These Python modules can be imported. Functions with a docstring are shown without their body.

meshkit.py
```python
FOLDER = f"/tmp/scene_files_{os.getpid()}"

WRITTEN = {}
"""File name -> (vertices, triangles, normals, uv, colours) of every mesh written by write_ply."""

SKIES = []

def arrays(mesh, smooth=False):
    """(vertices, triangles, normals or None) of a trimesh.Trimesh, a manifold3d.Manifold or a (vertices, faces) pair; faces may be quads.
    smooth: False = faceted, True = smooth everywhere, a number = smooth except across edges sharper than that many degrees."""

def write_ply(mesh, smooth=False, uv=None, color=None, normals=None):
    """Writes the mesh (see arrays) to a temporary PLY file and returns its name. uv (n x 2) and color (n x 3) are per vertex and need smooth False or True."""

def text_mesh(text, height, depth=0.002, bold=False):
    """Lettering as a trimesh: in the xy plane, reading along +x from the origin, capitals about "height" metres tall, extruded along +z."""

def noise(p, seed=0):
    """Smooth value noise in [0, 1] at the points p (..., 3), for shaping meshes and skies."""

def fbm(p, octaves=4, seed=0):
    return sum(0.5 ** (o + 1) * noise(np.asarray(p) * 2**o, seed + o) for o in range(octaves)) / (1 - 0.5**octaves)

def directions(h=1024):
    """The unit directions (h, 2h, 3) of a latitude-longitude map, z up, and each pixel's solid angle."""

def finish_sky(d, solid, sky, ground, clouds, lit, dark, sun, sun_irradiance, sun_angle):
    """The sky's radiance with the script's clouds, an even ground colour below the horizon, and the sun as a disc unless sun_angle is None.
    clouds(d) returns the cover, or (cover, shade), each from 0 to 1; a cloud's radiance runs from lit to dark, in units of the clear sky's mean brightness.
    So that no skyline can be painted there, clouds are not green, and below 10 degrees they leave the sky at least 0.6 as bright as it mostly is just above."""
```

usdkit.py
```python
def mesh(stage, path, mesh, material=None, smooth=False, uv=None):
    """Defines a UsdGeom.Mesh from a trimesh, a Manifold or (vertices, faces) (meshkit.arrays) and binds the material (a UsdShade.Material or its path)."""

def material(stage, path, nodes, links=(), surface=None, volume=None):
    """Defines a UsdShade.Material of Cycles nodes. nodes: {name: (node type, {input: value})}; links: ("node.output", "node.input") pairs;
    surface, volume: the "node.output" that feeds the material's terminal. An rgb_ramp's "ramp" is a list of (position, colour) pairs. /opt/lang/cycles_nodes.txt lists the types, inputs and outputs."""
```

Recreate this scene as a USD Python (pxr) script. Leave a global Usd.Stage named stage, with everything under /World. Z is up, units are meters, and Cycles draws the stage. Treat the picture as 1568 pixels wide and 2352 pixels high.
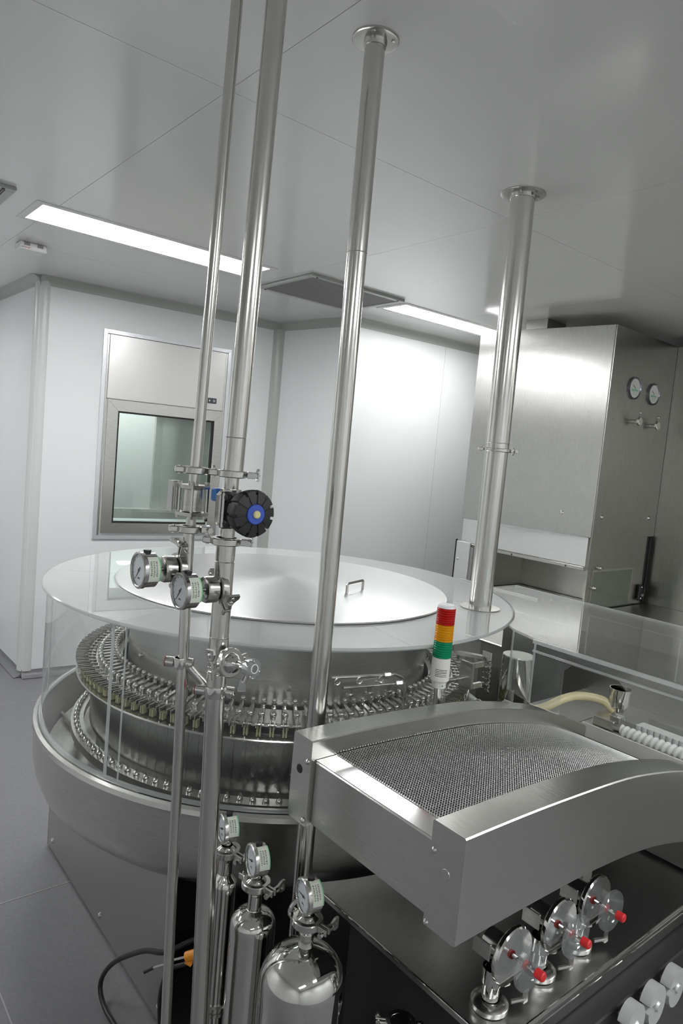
import math, random
import numpy as np
import trimesh
import usdkit, meshkit
from pxr import Usd, UsdGeom, UsdLux, UsdShade, Gf, Sdf, Vt
from shapely.geometry import Polygon, Point, box as sbox
from shapely.ops import unary_union

stage = Usd.Stage.CreateInMemory()
UsdGeom.SetStageUpAxis(stage, UsdGeom.Tokens.z)
UsdGeom.SetStageMetersPerUnit(stage, 1.0)
WORLD = UsdGeom.Xform.Define(stage, '/World')
stage.SetDefaultPrim(WORLD.GetPrim())
UsdGeom.Scope.Define(stage, '/World/Looks')
rng = random.Random(7)
pi = math.pi

# ------------------------------------------------------------------ camera, exposure, light levels
CAM = np.array([0.0, 0.0, 1.8])
R_ = [0.7712123942033988, -0.630351036462308, 0.08882012079453411]
D_ = [0.01348850773321885, -0.1233147245156614, -0.9922759388782727]
F_ = [0.6364349952557546, 0.7664535534189406, -0.08659934910429143]
cam = UsdGeom.Camera.Define(stage, '/World/camera')
cam.AddTransformOp().Set(Gf.Matrix4d(*R_, 0, -D_[0], -D_[1], -D_[2], 0, -F_[0], -F_[1], -F_[2], 0, *CAM.tolist(), 1))
cam.CreateHorizontalApertureAttr(24.0)
cam.CreateVerticalApertureAttr(36.0)
cam.CreateFocalLengthAttr(24.275)
cam.CreateClippingRangeAttr(Gf.Vec2f(0.05, 60))
cam.CreateExposureAttr(1.68)
LAMP = 11.0          # radiance of the ceiling light panels

# ------------------------------------------------------------------ materials
def mat(name, nodes, links, surface):
    return usdkit.material(stage, '/World/Looks/' + name, nodes, links, surface=surface)

def plain(name, col, rough=0.5, metal=0.0, spec=0.5, bump=None, **kw):
    n = {"p": ("principled_bsdf", dict(base_color=col, roughness=rough, metallic=metal, specular_ior_level=spec, **kw))}
    l = []
    if bump:
        sc, st, dist = bump
        n["t"] = ("texture_coordinate", {}); n["n"] = ("noise_texture", {"scale": sc, "detail": 3.0})
        n["b"] = ("bump", {"strength": st, "distance": dist})
        l = [("t.object", "n.vector"), ("n.fac", "b.height"), ("b.normal", "p.normal")]
    return mat(name, n, l, "p.BSDF")

def steel(name, col, rough, dev=0.02, stretch=(4, 4, 120), aniso=0.0, along=None, centre=None):
    """brushed steel: faint streaks of roughness drawn out along one axis; aniso spreads highlights along a direction, or radially from a centre"""
    n = {"t": ("texture_coordinate", {}), "m": ("mapping", {"scale": stretch}), "n": ("noise_texture", {"scale": 5.0, "detail": 2.0}),
         "r": ("map_range", {"from_min": 0.3, "from_max": 0.7, "to_min": rough - dev, "to_max": rough + dev}),
         "p": ("principled_bsdf", {"metallic": 1.0, "base_color": col, "anisotropic": aniso})}
    l = [("t.object", "m.vector"), ("m.vector", "n.vector"), ("n.fac", "r.value"), ("r.result", "p.roughness")]
    if along is not None:
        n["tg"] = ("combine_xyz", dict(zip("xyz", map(float, along)))); l.append(("tg.vector", "p.tangent"))
    if centre is not None:
        n["g"] = ("geometry", {}); n["tg"] = ("vector_math", {"math_type": "subtract", "vector2": centre})
        l += [("g.position", "tg.vector1"), ("tg.vector", "p.tangent")]
    return mat(name, n, l, "p.BSDF")

def acrylic(name, haze=0.05, tint=(0.975, 0.985, 0.98), rough=0.02, f0=0.04):
    n = {"lw": ("layer_weight", {"blend": 0.5}),
         "p5": ("math", {"math_type": "power", "value2": 5.0}),
         "s": ("math", {"math_type": "multiply_add", "value2": 1 - f0, "value3": f0}),
         "tr": ("transparent_bsdf", {"color": tint}), "gl": ("glossy_bsdf", {"color": (1, 1, 1), "roughness": rough}),
         "df": ("diffuse_bsdf", {"color": (0.8, 0.82, 0.81)}), "tl": ("translucent_bsdf", {"color": (0.8, 0.82, 0.81)}),
         "md": ("mix_closure", {"fac": 0.5}), "mh": ("mix_closure", {"fac": haze}), "mg": ("mix_closure", {})}
    l = [("lw.facing", "p5.value1"), ("p5.value", "s.value1"), ("df.BSDF", "md.closure1"), ("tl.BSDF", "md.closure2"),
         ("tr.BSDF", "mh.closure1"), ("md.closure", "mh.closure2"), ("mh.closure", "mg.closure1"), ("gl.BSDF", "mg.closure2"), ("s.value", "mg.fac")]
    return mat(name, n, l, "mg.closure")

def lens(name, col):
    n = {"p": ("principled_bsdf", {"base_color": col, "roughness": 0.22}), "tl": ("translucent_bsdf", {"color": col}), "m": ("mix_closure", {"fac": 0.35})}
    return mat(name, n, [("p.BSDF", "m.closure1"), ("tl.BSDF", "m.closure2")], "m.closure")

SAT = steel('satin_steel', (0.60, 0.595, 0.565), 0.30, 0.012)
SATX = steel('satin_steel_lengthwise', (0.60, 0.595, 0.57), 0.30, 0.015, (120, 4, 120))
SOFT = steel('matt_steel', (0.62, 0.615, 0.585), 0.26, 0.008, (90, 5, 90))
BASE = steel('base_panel_steel', (0.48, 0.475, 0.455), 0.38, 0.012, (60, 60, 4))
LIDM = steel('spun_lid_steel', (0.79, 0.79, 0.78), 0.30, 0.0, (1, 1, 1), 0.4, None, (1.636, 2.295, 0.0))
STRIP = steel('pale_strip_steel', (0.86, 0.86, 0.84), 0.36, 0.01, (60, 4, 60))
SKIRT = steel('skirt_steel', (0.36, 0.365, 0.34), 0.24, 0.01, (20, 20, 20))
POST = plain('corner_post_paint', (0.60, 0.61, 0.59), 0.3)
MIRR = plain('smooth_end_plate', (0.66, 0.655, 0.64), 0.13, 1.0)
TANKS = plain('polished_steel', (0.66, 0.65, 0.62), 0.06, 1.0)
PIPE = steel('drawn_pipe_steel', (0.63, 0.62, 0.585), 0.18, 0.0, (1, 1, 1))
FIT = plain('cast_fitting_steel', (0.60, 0.59, 0.565), 0.20, 1.0)
TABLE = steel('bench_steel', (0.54, 0.535, 0.52), 0.33, 0.012, (4, 60, 60))
BELT = plain('wire_belt_steel', (0.74, 0.735, 0.715), 0.34, 1.0)
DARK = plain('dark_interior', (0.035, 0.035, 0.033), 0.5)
BLACK = plain('black_rubber', (0.012, 0.012, 0.012), 0.42)
WHEELM = plain('black_plastic', (0.02, 0.02, 0.022), 0.5, bump=(240, 0.12, 0.001))
BLUE = plain('blue_plastic', (0.045, 0.10, 0.50), 0.4)
LBLUE = plain('light_blue_plastic', (0.07, 0.26, 0.70), 0.4)
CREAM = plain('cream_plastic', (0.78, 0.70, 0.33), 0.4)
WALL = plain('wall_panel_paint', (0.72, 0.735, 0.73), 0.34, spec=0.4)
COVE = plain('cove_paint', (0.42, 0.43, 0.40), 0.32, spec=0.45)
CEIL = plain('ceiling_panel_paint', (0.77, 0.77, 0.755), 0.14, spec=1.0)
JOINT = plain('joint_sealant', (0.42, 0.42, 0.42), 0.6)
WHITE = plain('white_plastic', (0.82, 0.82, 0.80), 0.4)
IVORY = plain('ivory_plastic', (0.80, 0.79, 0.73), 0.42)
ALU = plain('anodised_frame', (0.74, 0.75, 0.77), 0.3, 0.6)
PAPER = plain('label_paper', (0.72, 0.77, 0.66), 0.8)
GREEN = plain('label_green', (0.22, 0.62, 0.30), 0.7)
INK = plain('ink', (0.03, 0.03, 0.04), 0.7)
DIAL = plain('dial_face', (0.80, 0.82, 0.85), 0.55)
YELLOWC = plain('yellowed_plastic', (0.44, 0.43, 0.24), 0.4)
REDR = plain('red_gasket', (0.42, 0.05, 0.035), 0.5)
REDK = plain('red_knob', (0.75, 0.03, 0.035), 0.45)
ORANGE = plain('orange_plastic', (0.85, 0.30, 0.02), 0.45)
SILI = plain('silicone_hose', (0.80, 0.70, 0.43), 0.35, subsurface_weight=0.0)
VENT = plain('vent_mesh_grey', (0.30, 0.30, 0.29), 0.5)
ACR = acrylic('clear_acrylic', 0.055)
ACRT = acrylic('clear_acrylic_top', 0.60)
ACRU = acrylic('clear_acrylic_tunnel', 0.045)
EDGE = acrylic('acrylic_polished_edge', 0.45, (0.95, 0.97, 0.96), 0.12, 0.10)
CLEARC = acrylic('clear_plastic_cap', 0.10, (0.93, 0.95, 0.97), 0.05, 0.06)
GLASS = acrylic('window_glass', 0.01, (0.90, 0.945, 0.925), 0.0, 0.05)
RLENS = lens('red_lens', (0.62, 0.012, 0.012)); YLENS = lens('amber_lens', (0.86, 0.42, 0.005)); GLENS = lens('green_lens', (0.005, 0.36, 0.17))
FLOOR = mat('vinyl_floor', {"t": ("texture_coordinate", {}), "n": ("noise_texture", {"scale": 90.0, "detail": 3.0}),
            "r": ("rgb_ramp", {"ramp": [(0.3, (0.155, 0.153, 0.159)), (0.7, (0.182, 0.179, 0.188))]}), "p": ("principled_bsdf", {"roughness": 0.42})},
            [("t.object", "n.vector"), ("n.fac", "r.fac"), ("r.color", "p.base_color")], "p.BSDF")
LAMPM = mat('lamp_diffuser', {"e": ("emission", {"color": (0.97, 0.985, 1.0), "strength": LAMP})}, [], "e.emission")
LAMPB = mat('lamp_diffuser_dimmer', {"e": ("emission", {"color": (0.97, 0.985, 1.0), "strength": LAMP * 0.66})}, [], "e.emission")
LAMP2 = mat('next_room_lamp', {"e": ("emission", {"color": (0.96, 1.0, 0.98), "strength": 7.0})}, [], "e.emission")

# ------------------------------------------------------------------ scene tree helpers
USED, LOC = set(), {}
def path_for(parent, name):
    base = (parent or '/World') + '/'
    p, k = base + name, 0
    while p in USED:
        k += 1; p = f'{base}{name}_{k:03d}'
    USED.add(p); return p

def tag(prim, label=None, cat=None, group=None, kind=None):
    for k, v in (('label', label), ('category', cat), ('group', group), ('kind', kind)):
        if v: prim.SetCustomDataByKey(k, v)

def thing(name, label, cat, loc=(0, 0, 0), group=None, kind=None):
    p = path_for(None, name)
    x = UsdGeom.Xform.Define(stage, p); x.AddTranslateOp().Set(Gf.Vec3d(*map(float, loc)))
    LOC[p] = np.array(loc, float); tag(x.GetPrim(), label, cat, group, kind); return p

def put(parent, name, mesh, m, smooth=30, label=None, cat=None, group=None, kind=None):
    """one Mesh prim; the mesh is given in world coordinates"""
    if isinstance(mesh, (list, tuple)) and isinstance(mesh[0], trimesh.Trimesh): mesh = trimesh.util.concatenate(mesh)
    p = path_for(parent, name)
    off = LOC.get(parent, np.zeros(3)) if parent else np.zeros(3)
    LOC[p] = off
    if isinstance(mesh, dict): v, f, n = mesh['v'], mesh['f'], mesh['n']
    else: v, f, n = meshkit.arrays(mesh, smooth)
    g = UsdGeom.Mesh.Define(stage, p)
    v = np.asarray(v) - off
    g.CreatePointsAttr(Vt.Vec3fArray.FromNumpy(v.astype(np.float32)))
    g.CreateFaceVertexCountsAttr(Vt.IntArray.FromNumpy(np.full(len(f), 3, np.int32)))
    g.CreateFaceVertexIndicesAttr(Vt.IntArray.FromNumpy(np.asarray(f).astype(np.int32).ravel()))
    g.CreateSubdivisionSchemeAttr('none')
    g.CreateExtentAttr(Vt.Vec3fArray.FromNumpy(np.array([v.min(0), v.max(0)], np.float32)))
    if n is not None:
        g.CreateNormalsAttr(Vt.Vec3fArray.FromNumpy(np.asarray(n).astype(np.float32))); g.SetNormalsInterpolation('vertex')
    UsdShade.MaterialBindingAPI.Apply(g.GetPrim()).Bind(m)
    tag(g.GetPrim(), label, cat, group, kind)
    return p

def struct(name, mesh, m, label, cat, smooth=30): return put(None, name, mesh, m, smooth, label, cat, kind='structure')

# ------------------------------------------------------------------ mesh helpers (world coordinates)
T = trimesh.Trimesh
def bx(x0, x1, y0, y1, z0, z1, b=0.0):
    lo, hi = np.minimum([x0, y0, z0], [x1, y1, z1]), np.maximum([x0, y0, z0], [x1, y1, z1])
    if b <= 0:
        m = trimesh.creation.box(hi - lo); m.apply_translation((lo + hi) / 2); return m
    b = min(b, 0.45 * (hi - lo).min())
    pts = []
    for s in np.ndindex(2, 2, 2):
        c = np.where(s, hi, lo); d = np.where(s, -b, b)
        for k in range(3):
            q = c + d; q[k] = c[k]; pts.append(q)
    return trimesh.convex.convex_hull(np.array(pts))

def frame(axis):
    a = np.asarray(axis, float); a = a / np.linalg.norm(a)
    t = np.array([0, 0, 1.0]) if abs(a[2]) < 0.9 else np.array([1.0, 0, 0])
    u = np.cross(t, a); u /= np.linalg.norm(u); v = np.cross(a, u)
    return u, v, a

def lathe(prof, p0, axis=(0, 0, 1), n=32, close=False, a0=0.0, a1=2 * pi):
    """profile of (radius, height) revolved about axis through p0; a0..a1 for a part turn"""
    u, v, a = frame(axis); p0 = np.asarray(p0, float)
    if abs(a[2]) > 0.999: u, v = np.array([1.0, 0, 0]), np.array([0, 1.0, 0]) * np.sign(a[2])
    full = abs(a1 - a0 - 2 * pi) < 1e-6
    k = n if full else n + 1
    ang = a0 + (a1 - a0) * np.arange(k) / n
    pr = np.array(prof, float)
    if close: pr = np.vstack([pr, pr[:1]])
    V = p0 + pr[:, None, 1, None] * a + pr[:, None, 0, None] * (np.cos(ang)[None, :, None] * u + np.sin(ang)[None, :, None] * v)
    m = len(pr); F = []
    idx = lambda i, j: i * k + j % k
    for i in range(m - 1):
        for j in range(n):
            q = (idx(i, j), idx(i, j + 1), idx(i + 1, j + 1), idx(i + 1, j))
            F += [(q[0], q[1], q[2]), (q[0], q[2], q[3])]
    t = T(V.reshape(-1, 3), F, process=False); t.merge_vertices(); t.update_faces(t.nondegenerate_faces()); t.fix_normals(); return t

def cy(p0, p1, r, n=20, r1=None, b=0.0):
    p0, p1 = np.asarray(p0, float), np.asarray(p1, float); L = np.linalg.norm(p1 - p0); r1 = r if r1 is None else r1
    pr = [(0, 0), (r - b, 0), (r, b), (r1, L - b), (r1 - b, L), (0, L)] if b > 0 else [(0, 0), (r, 0), (r1, L), (0, L)]
    return lathe(pr, p0, p1 - p0, n)

def ball(c, r, s=2, sc=(1, 1, 1)):
    m = trimesh.creation.icosphere(s, r); m.apply_scale(sc); m.apply_translation(c); return m

def smooth_path(pts, k=8):
    P = np.array(pts, float); P = np.vstack([2 * P[0] - P[1], P, 2 * P[-1] - P[-2]]); out = []
    for i in range(1, len(P) - 2):
        for t in np.linspace(0, 1, k, endpoint=False):
            a, b, c, d = P[i - 1:i + 3]
            out.append(0.5 * (2 * b + (c - a) * t + (2 * a - 5 * b + 4 * c - d) * t * t + (3 * b - a - 3 * c + d) * t ** 3))
    out.append(P[-2]); return np.array(out)

def tube(pts, r, n=12, caps=True):
    P = np.asarray(pts, float); t = np.gradient(P, axis=0); t /= np.linalg.norm(t, axis=1, keepdims=True)
    u = frame(t[0])[0]; U = []
    for d in t:
        u = u - d * (u @ d); u = u / np.linalg.norm(u); U.append(u)
    U = np.array(U); W = np.cross(t, U); a = np.arange(n) * 2 * pi / n
    rr = np.broadcast_to(r, (len(P),))
    V = (P[:, None] + rr[:, None, None] * (np.cos(a)[None, :, None] * U[:, None] + np.sin(a)[None, :, None] * W[:, None])).reshape(-1, 3)
    F = []
    for i in range(len(P) - 1):
        for j in range(n):
            a_, b_, c_, d_ = i * n + j, i * n + (j + 1) % n, (i + 1) * n + (j + 1) % n, (i + 1) * n + j
            F += [(a_, b_, c_), (a_, c_, d_)]
    if caps:
        V = np.vstack([V, P[0], P[-1]]); e = len(V)
        for j in range(n):
            F += [(e - 2, (j + 1) % n, j), (e - 1, (len(P) - 1) * n + j, (len(P) - 1) * n + (j + 1) % n)]
    m = T(V, F, process=False); m.fix_normals(); return m

def ring(c, axis, R, r, n=40, k=10):
    a = np.arange(k + 1) * 2 * pi / k
    return lathe(np.c_[R + r * np.cos(a), r * np.sin(a)], c, axis, n)

def slab(poly, z0, z1):
    geoms = getattr(poly, 'geoms', [poly]); out = []
    for g in geoms:
        m = trimesh.creation.extrude_polygon(g, z1 - z0, engine='earcut'); m.apply_translation((0, 0, z0)); out.append(m)
    return trimesh.util.concatenate(out)

def basis(m, o, X, Y, Z):
    """local x,y,z -> world"""
    M = np.eye(4); M[:3, 0], M[:3, 1], M[:3, 2], M[:3, 3] = X, Y, Z, o
    m = m.copy(); m.apply_transform(M); return m

def hull(*pts): return trimesh.convex.convex_hull(np.array(pts, float))

def text(s, h, o, X, Y, depth=0.0006):
    X, Y = np.array(X, float), np.array(Y, float); m = meshkit.text_mesh(s, h, depth)
    c = (m.bounds[0] + m.bounds[1]) / 2; m.apply_translation((-c[0], -c[1], 0)); return basis(m, o, X, Y, np.cross(X, Y))

# ================================================================== ROOM SHELL
H = 2.81
P1, P2, P3, P4 = (1.39, 5.08), (3.241, 4.906), (3.366, 4.10), (5.32, 4.02)
P0, P5, P6, P7 = (1.37, 6.6), (5.32, -2.2), (-2.3, -2.2), (-2.3, 6.6)
room = Polygon([P0, P1, P2, P3, P4, P5, P6, P7])
FL = struct('floor', bx(-2.5, 5.5, -2.4, 6.8, -0.12, -0.004), FLOOR, 'grey speckled vinyl floor with pale weld lines', 'floor')
def welds(xs, ys):
    for x in xs: put(FL, 'weld_line', bx(x - .0022, x + .0022, -2.2, 6.6, -0.004, -0.0026), plain_weld, False)
    for y in ys: put(FL, 'weld_line', bx(-2.3, 5.3, y - .0022, y + .0022, -0.004, -0.0026), plain_weld, False)
plain_weld = plain('weld_line', (0.30, 0.30, 0.31), 0.5)
# vinyl sheets: one sheet per strip, thin joints between them
xs, ys = [-2.3, -0.62, 0.58, 1.9, 3.6, 5.32], [-2.2, -0.2, 2.62, 4.6, 6.6]
welds(xs[1:-1], ys[1:-1])

CE = struct('ceiling', bx(-2.5, 5.5, -2.4, 6.8, H + 0.02, H + 0.12), JOINT, 'pale grey glossy metal panel ceiling', 'ceiling')
gx, gy = [-2.4, -1.675, -0.335, 1.005, 2.345, 3.712, 5.42], [-2.3, -0.51, 1.89, 4.305, 6.7]
for i in range(len(gx) - 1):
    for j in range(len(gy) - 1):
        put(CE, 'ceiling_panel', bx(gx[i] + .0009, gx[i + 1] - .0009, gy[j] + .0009, gy[j + 1] - .0009, H, H + .02), CEIL, False)

def wall(name, a, b, label, m=WALL, t=0.1, z0=0.0, z1=H, holes=(), joints=()):
    """wall slab from a to b; the room lies to the right of a->b going round clockwise seen from above (normal given by room test)"""
    a, b = np.array(a, float), np.array(b, float); L = np.linalg.norm(b - a); e = (b - a) / L
    nrm = np.array([-e[1], e[0]]); mid = (a + b) / 2 + nrm * 0.05
    if not room.contains(Point(*mid)): nrm = -nrm
    X = np.array([*e, 0]); Y = np.array([0, 0, 1.0]); Z = np.array([*(-nrm), 0])
    poly = sbox(0, z0, L, z1)
    for h in holes: poly = poly.difference(sbox(*h))
    m0 = basis(slab(poly, 0, t), (*a, 0), X, Y, Z)
    if np.dot(np.cross(X, Y), Z) < 0: m0.invert()
    w = struct(name, m0, m, label, 'wall', False)
    for s in joints:
        put(w, 'joint', basis(bx(s - .0012, s + .0012, z0 + .08, z1 - .06, -.0008, .002), (*a, 0), X, Y, Z), JOINT, False)
    return w, (np.array([*a, 0]), X, Y, -Z)

WA, (oA, XA, YA, ZA) = wall('wall_back', P1, P2, 'white panel wall holding the steel pass window', holes=[(0.555, 1.145, 1.345, 1.96)], joints=[1.47])
wall('wall_left', P0, P1, 'white panel wall running away at the left edge of the photo')
wall('wall_side', P2, P3, 'short white return wall right of the pass window', joints=())
wall('wall_far', P3, P4, 'bright white wall behind the rotary washer and the steel filter cabinet', joints=[0.98])
wall('wall_right', P4, P5, 'grey wall behind the steel panels at the right', m=plain('grey_wall_paint', (0.30, 0.30, 0.29), 0.5))
wall('wall_front', P5, P6, 'white wall behind the camera')
wall('wall_outer', P6, P7, 'white wall of the room on the camera side')
wall('wall_end', P7, P0, 'white end wall beyond the left corner')

# coves between wall and ceiling, wall and floor, and in the corners
def cove(a, b, name, z, up, r, m, lab):
    a, b = np.array(a, float), np.array(b, float); L = np.linalg.norm(b - a); e = (b - a) / L
    nrm = np.array([-e[1], e[0]])
    if not room.contains(Point(*((a + b) / 2 + nrm * .05))): nrm = -nrm
    pr = [(0, 0), (r, 0)] + [(r - r * math.sin(t), r - r * math.cos(t)) for t in np.linspace(0, pi / 2, 7)[1:-1]] + [(0, r)]
    g = slab(Polygon(pr), 0, L)
    o = np.array([*a, z]); m0 = basis(g, o, np.array([*nrm, 0]), np.array([0, 0, -1.0 if up else 1.0]), np.array([*e, 0]))
    m0.fix_normals()
    return struct(name, m0, m, lab, 'trim')
segs = [(P0, P1, 'left wall'), (P1, P2, 'pass window wall'), (P2, P3, 'short return wall'), (P3, P4, 'bright far wall')]
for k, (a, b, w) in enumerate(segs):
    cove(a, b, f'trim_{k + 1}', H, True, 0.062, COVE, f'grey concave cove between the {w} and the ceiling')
for k, (a, b, w) in enumerate(segs[:3]):
    cove(a, b, ('baseboard_left', 'baseboard_back', 'baseboard_side')[k], 0.0, False, 0.05, FLOOR, f'grey coved skirting at the foot of the {w}')
struct('trim_5', cy((1.428, 5.125, 0.04), (1.428, 5.125, H - .03), 0.058, 32), POST, 'rounded pale grey outer corner post between left wall and pass window wall', 'trim')
def inner_cove(c, d1, d2, name, lab):
    r = 0.06; pr = [(0, 0), (r, 0)] + [(r - r * math.sin(t), r - r * math.cos(t)) for t in np.linspace(0, pi / 2, 7)[1:-1]] + [(0, r)]
    m0 = basis(slab(Polygon(pr), 0.02, H - .05), (*c, 0), np.array([*d1, 0.]), np.array([*d2, 0.]), np.array([0, 0, 1.])); m0.fix_normals()
    struct(name, m0, COVE, lab, 'trim')
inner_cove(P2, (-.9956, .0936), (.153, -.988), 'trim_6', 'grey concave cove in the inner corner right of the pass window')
struct('trim_7', cy((P3[0] + .03, P3[1] + .04, 0.04), (P3[0] + .03, P3[1] + .04, H - .03), 0.045, 28), WALL, 'rounded white corner post where the short return wall meets the far wall', 'trim')

# neighbouring room seen through the pass window
struct('wall_next', [bx(1.45, 3.5, 6.5, 6.55, 0.2, 2.7), bx(3.5, 3.55, 5.1, 6.5, 0.2, 2.7), bx(1.42, 1.45, 5.2, 6.5, 0.2, 2.7)], WALL, 'pale walls of the next room seen through the pass window', 'wall', False)
struct('ceiling_next', bx(1.42, 3.5, 5.2, 6.5, 2.6, 2.65), WALL, 'ceiling of the next room behind the pass window', 'ceiling', False)
struct('floor_next', bx(1.42, 3.5, 5.2, 6.5, 0.2, 0.25), FLOOR, 'grey floor of the next room behind the pass window', 'floor', False)
nl = thing('ceiling_light', 'light panel in the next room behind the pass window', 'light', (2.3, 6.0, 2.6))
put(nl, 'diffuser', bx(1.9, 2.9, 5.9, 6.15, 2.585, 2.6), LAMP2, False)
# ------------------------------------------------------------------ pass window (local: s along wall, z up, out into room)
def onA(s0, s1, z0, z1, d0, d1, b=0.0): return basis(bx(s0, s1, z0, z1, d0, d1, b), oA, XA, YA, ZA)
S = lambda x: (x - 1.39) / 0.9957
W = thing('window_1', 'steel framed pass window in the white wall with tall steel panel above the glass', 'window', (2.3, 5.0, 1.0), kind='structure')
def rectframe(s0, s1, z0, z1, w, d0, d1, b=0.002):
    # four mitred bars
    out = []
    o = [(s0, z0), (s1, z0), (s1, z1), (s0, z1)]; i_ = [(s0 + w, z0 + w), (s1 - w, z0 + w), (s1 - w, z1 - w), (s0 + w, z1 - w)]
    for k in range(4):
        q = [o[k], o[(k + 1) % 4], i_[(k + 1) % 4], i_[k]]
        out.append(basis(slab(Polygon(q).buffer(-0.0004), d0, d1), oA, XA, YA, ZA))
    return out
for m0 in rectframe(S(1.823), S(2.818), 1.0, 2.527, 0.028, 0.0, 0.014): put(W, 'outer_trim', m0, ALU)
put(W, 'side_channel', onA(S(1.852), S(1.868), 1.03, 2.495, 0, .010, .002), SAT)
put(W, 'side_channel', onA(S(2.775), S(2.79), 1.03, 2.495, 0, .010, .002), SAT)
put(W, 'upper_panel', onA(S(1.869), S(2.774), 2.036, 2.497, 0, 0.012, .003), steel('pass_panel_steel', (0.70, 0.685, 0.67), 0.36, 0.01, (60, 4, 60)))
for m0 in rectframe(S(1.876), S(2.786), 1.045, 2.030, 0.078, 0.0, 0.022): put(W, 'window_frame', m0, SAT)
for m0 in rectframe(S(1.954), S(2.708), 1.123, 1.952, 0.013, -0.01, 0.012): put(W, 'black_seal', m0, BLACK)
put(W, 'pane', onA(S(1.964), S(2.70), 1.135, 1.942, -0.004, 0.002), GLASS, False)
put(W, 'door_stile', onA(S(2.38), S(2.44), 1.12, 1.96, -0.42, -0.38), SAT, False)
put(W, 'inner_sill', onA(S(1.95), S(2.72), 1.10, 1.19, -0.45, -0.36), SAT, False)
put(W, 'inner_panel', onA(S(2.44), S(2.78), 1.0, 2.0, -0.42, -0.39), SOFT, False)
for n_, a in (('liner_side', (S(1.945), S(1.95), 1.12, 1.97, -.45, -.1)), ('liner_side', (S(2.725), S(2.73), 1.12, 1.97, -.45, -.1)), ('liner_top', (S(1.95), S(2.72), 1.965, 1.97, -.45, -.1))):
    put(W, n_, onA(*a), SAT, False)
sp = put(W, 'switch_plate', onA(S(2.628), S(2.716), 2.088, 2.130, .012, .020, .003), plain('switch_dark', (0.05, 0.06, 0.08), 0.35), label='small dark switch plate with two light symbols')
put(sp, 'symbol', [onA(S(2.648), S(2.664), 2.1075, 2.1105, .020, .0206), onA(S(2.6545), S(2.6575), 2.100, 2.118, .020, .0206)], WHITE, False)
put(sp, 'symbol', basis(ring((0, 0, 0), (0, 0, 1), .008, .0018, 16, 6), oA + XA * S(2.694) + YA * 2.109 + ZA * .0205, XA, YA, ZA), WHITE)

# ================================================================== CEILING FITTINGS
def ceiling_light(x0, x1, y0, y1, label, m=None):
    t = thing('ceiling_light', label, 'light', ((x0 + x1) / 2, (y0 + y1) / 2, H))
    w = 0.035
    for q in ((x0 - w, x1 + w, y0 - w, y0), (x0 - w, x1 + w, y1, y1 + w), (x0 - w, x0, y0, y1), (x1, x1 + w, y0, y1)):
        put(t, 'frame', bx(*q, H - .004, H + .001, .001), WHITE)
    put(t, 'diffuser', bx(x0, x1, y0, y1, H - .0035, H - .0005), m or LAMPM, False)
ceiling_light(0.945, 2.19, 3.475, 3.765, 'long lit ceiling panel left of the pipes, over the pass window')
ceiling_light(3.235, 4.48, 3.415, 3.64, 'long lit ceiling panel by the far wall left of the filter cabinet', LAMPB)
ceiling_light(0.945, 2.19, -1.25, -0.97, 'lit ceiling panel behind the camera, second of its row')
ceiling_light(3.235, 4.48, -1.25, -0.97, 'lit ceiling panel behind the camera, over the far end of the bench')
ceiling_light(-1.45, -0.25, 3.475, 3.765, 'lit ceiling panel out of the picture to the left')
ceiling_light(-0.75, 0.45, 5.72, 6.0, 'lit ceiling panel in the passage beyond the left edge of the photo', LAMPB)
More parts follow.
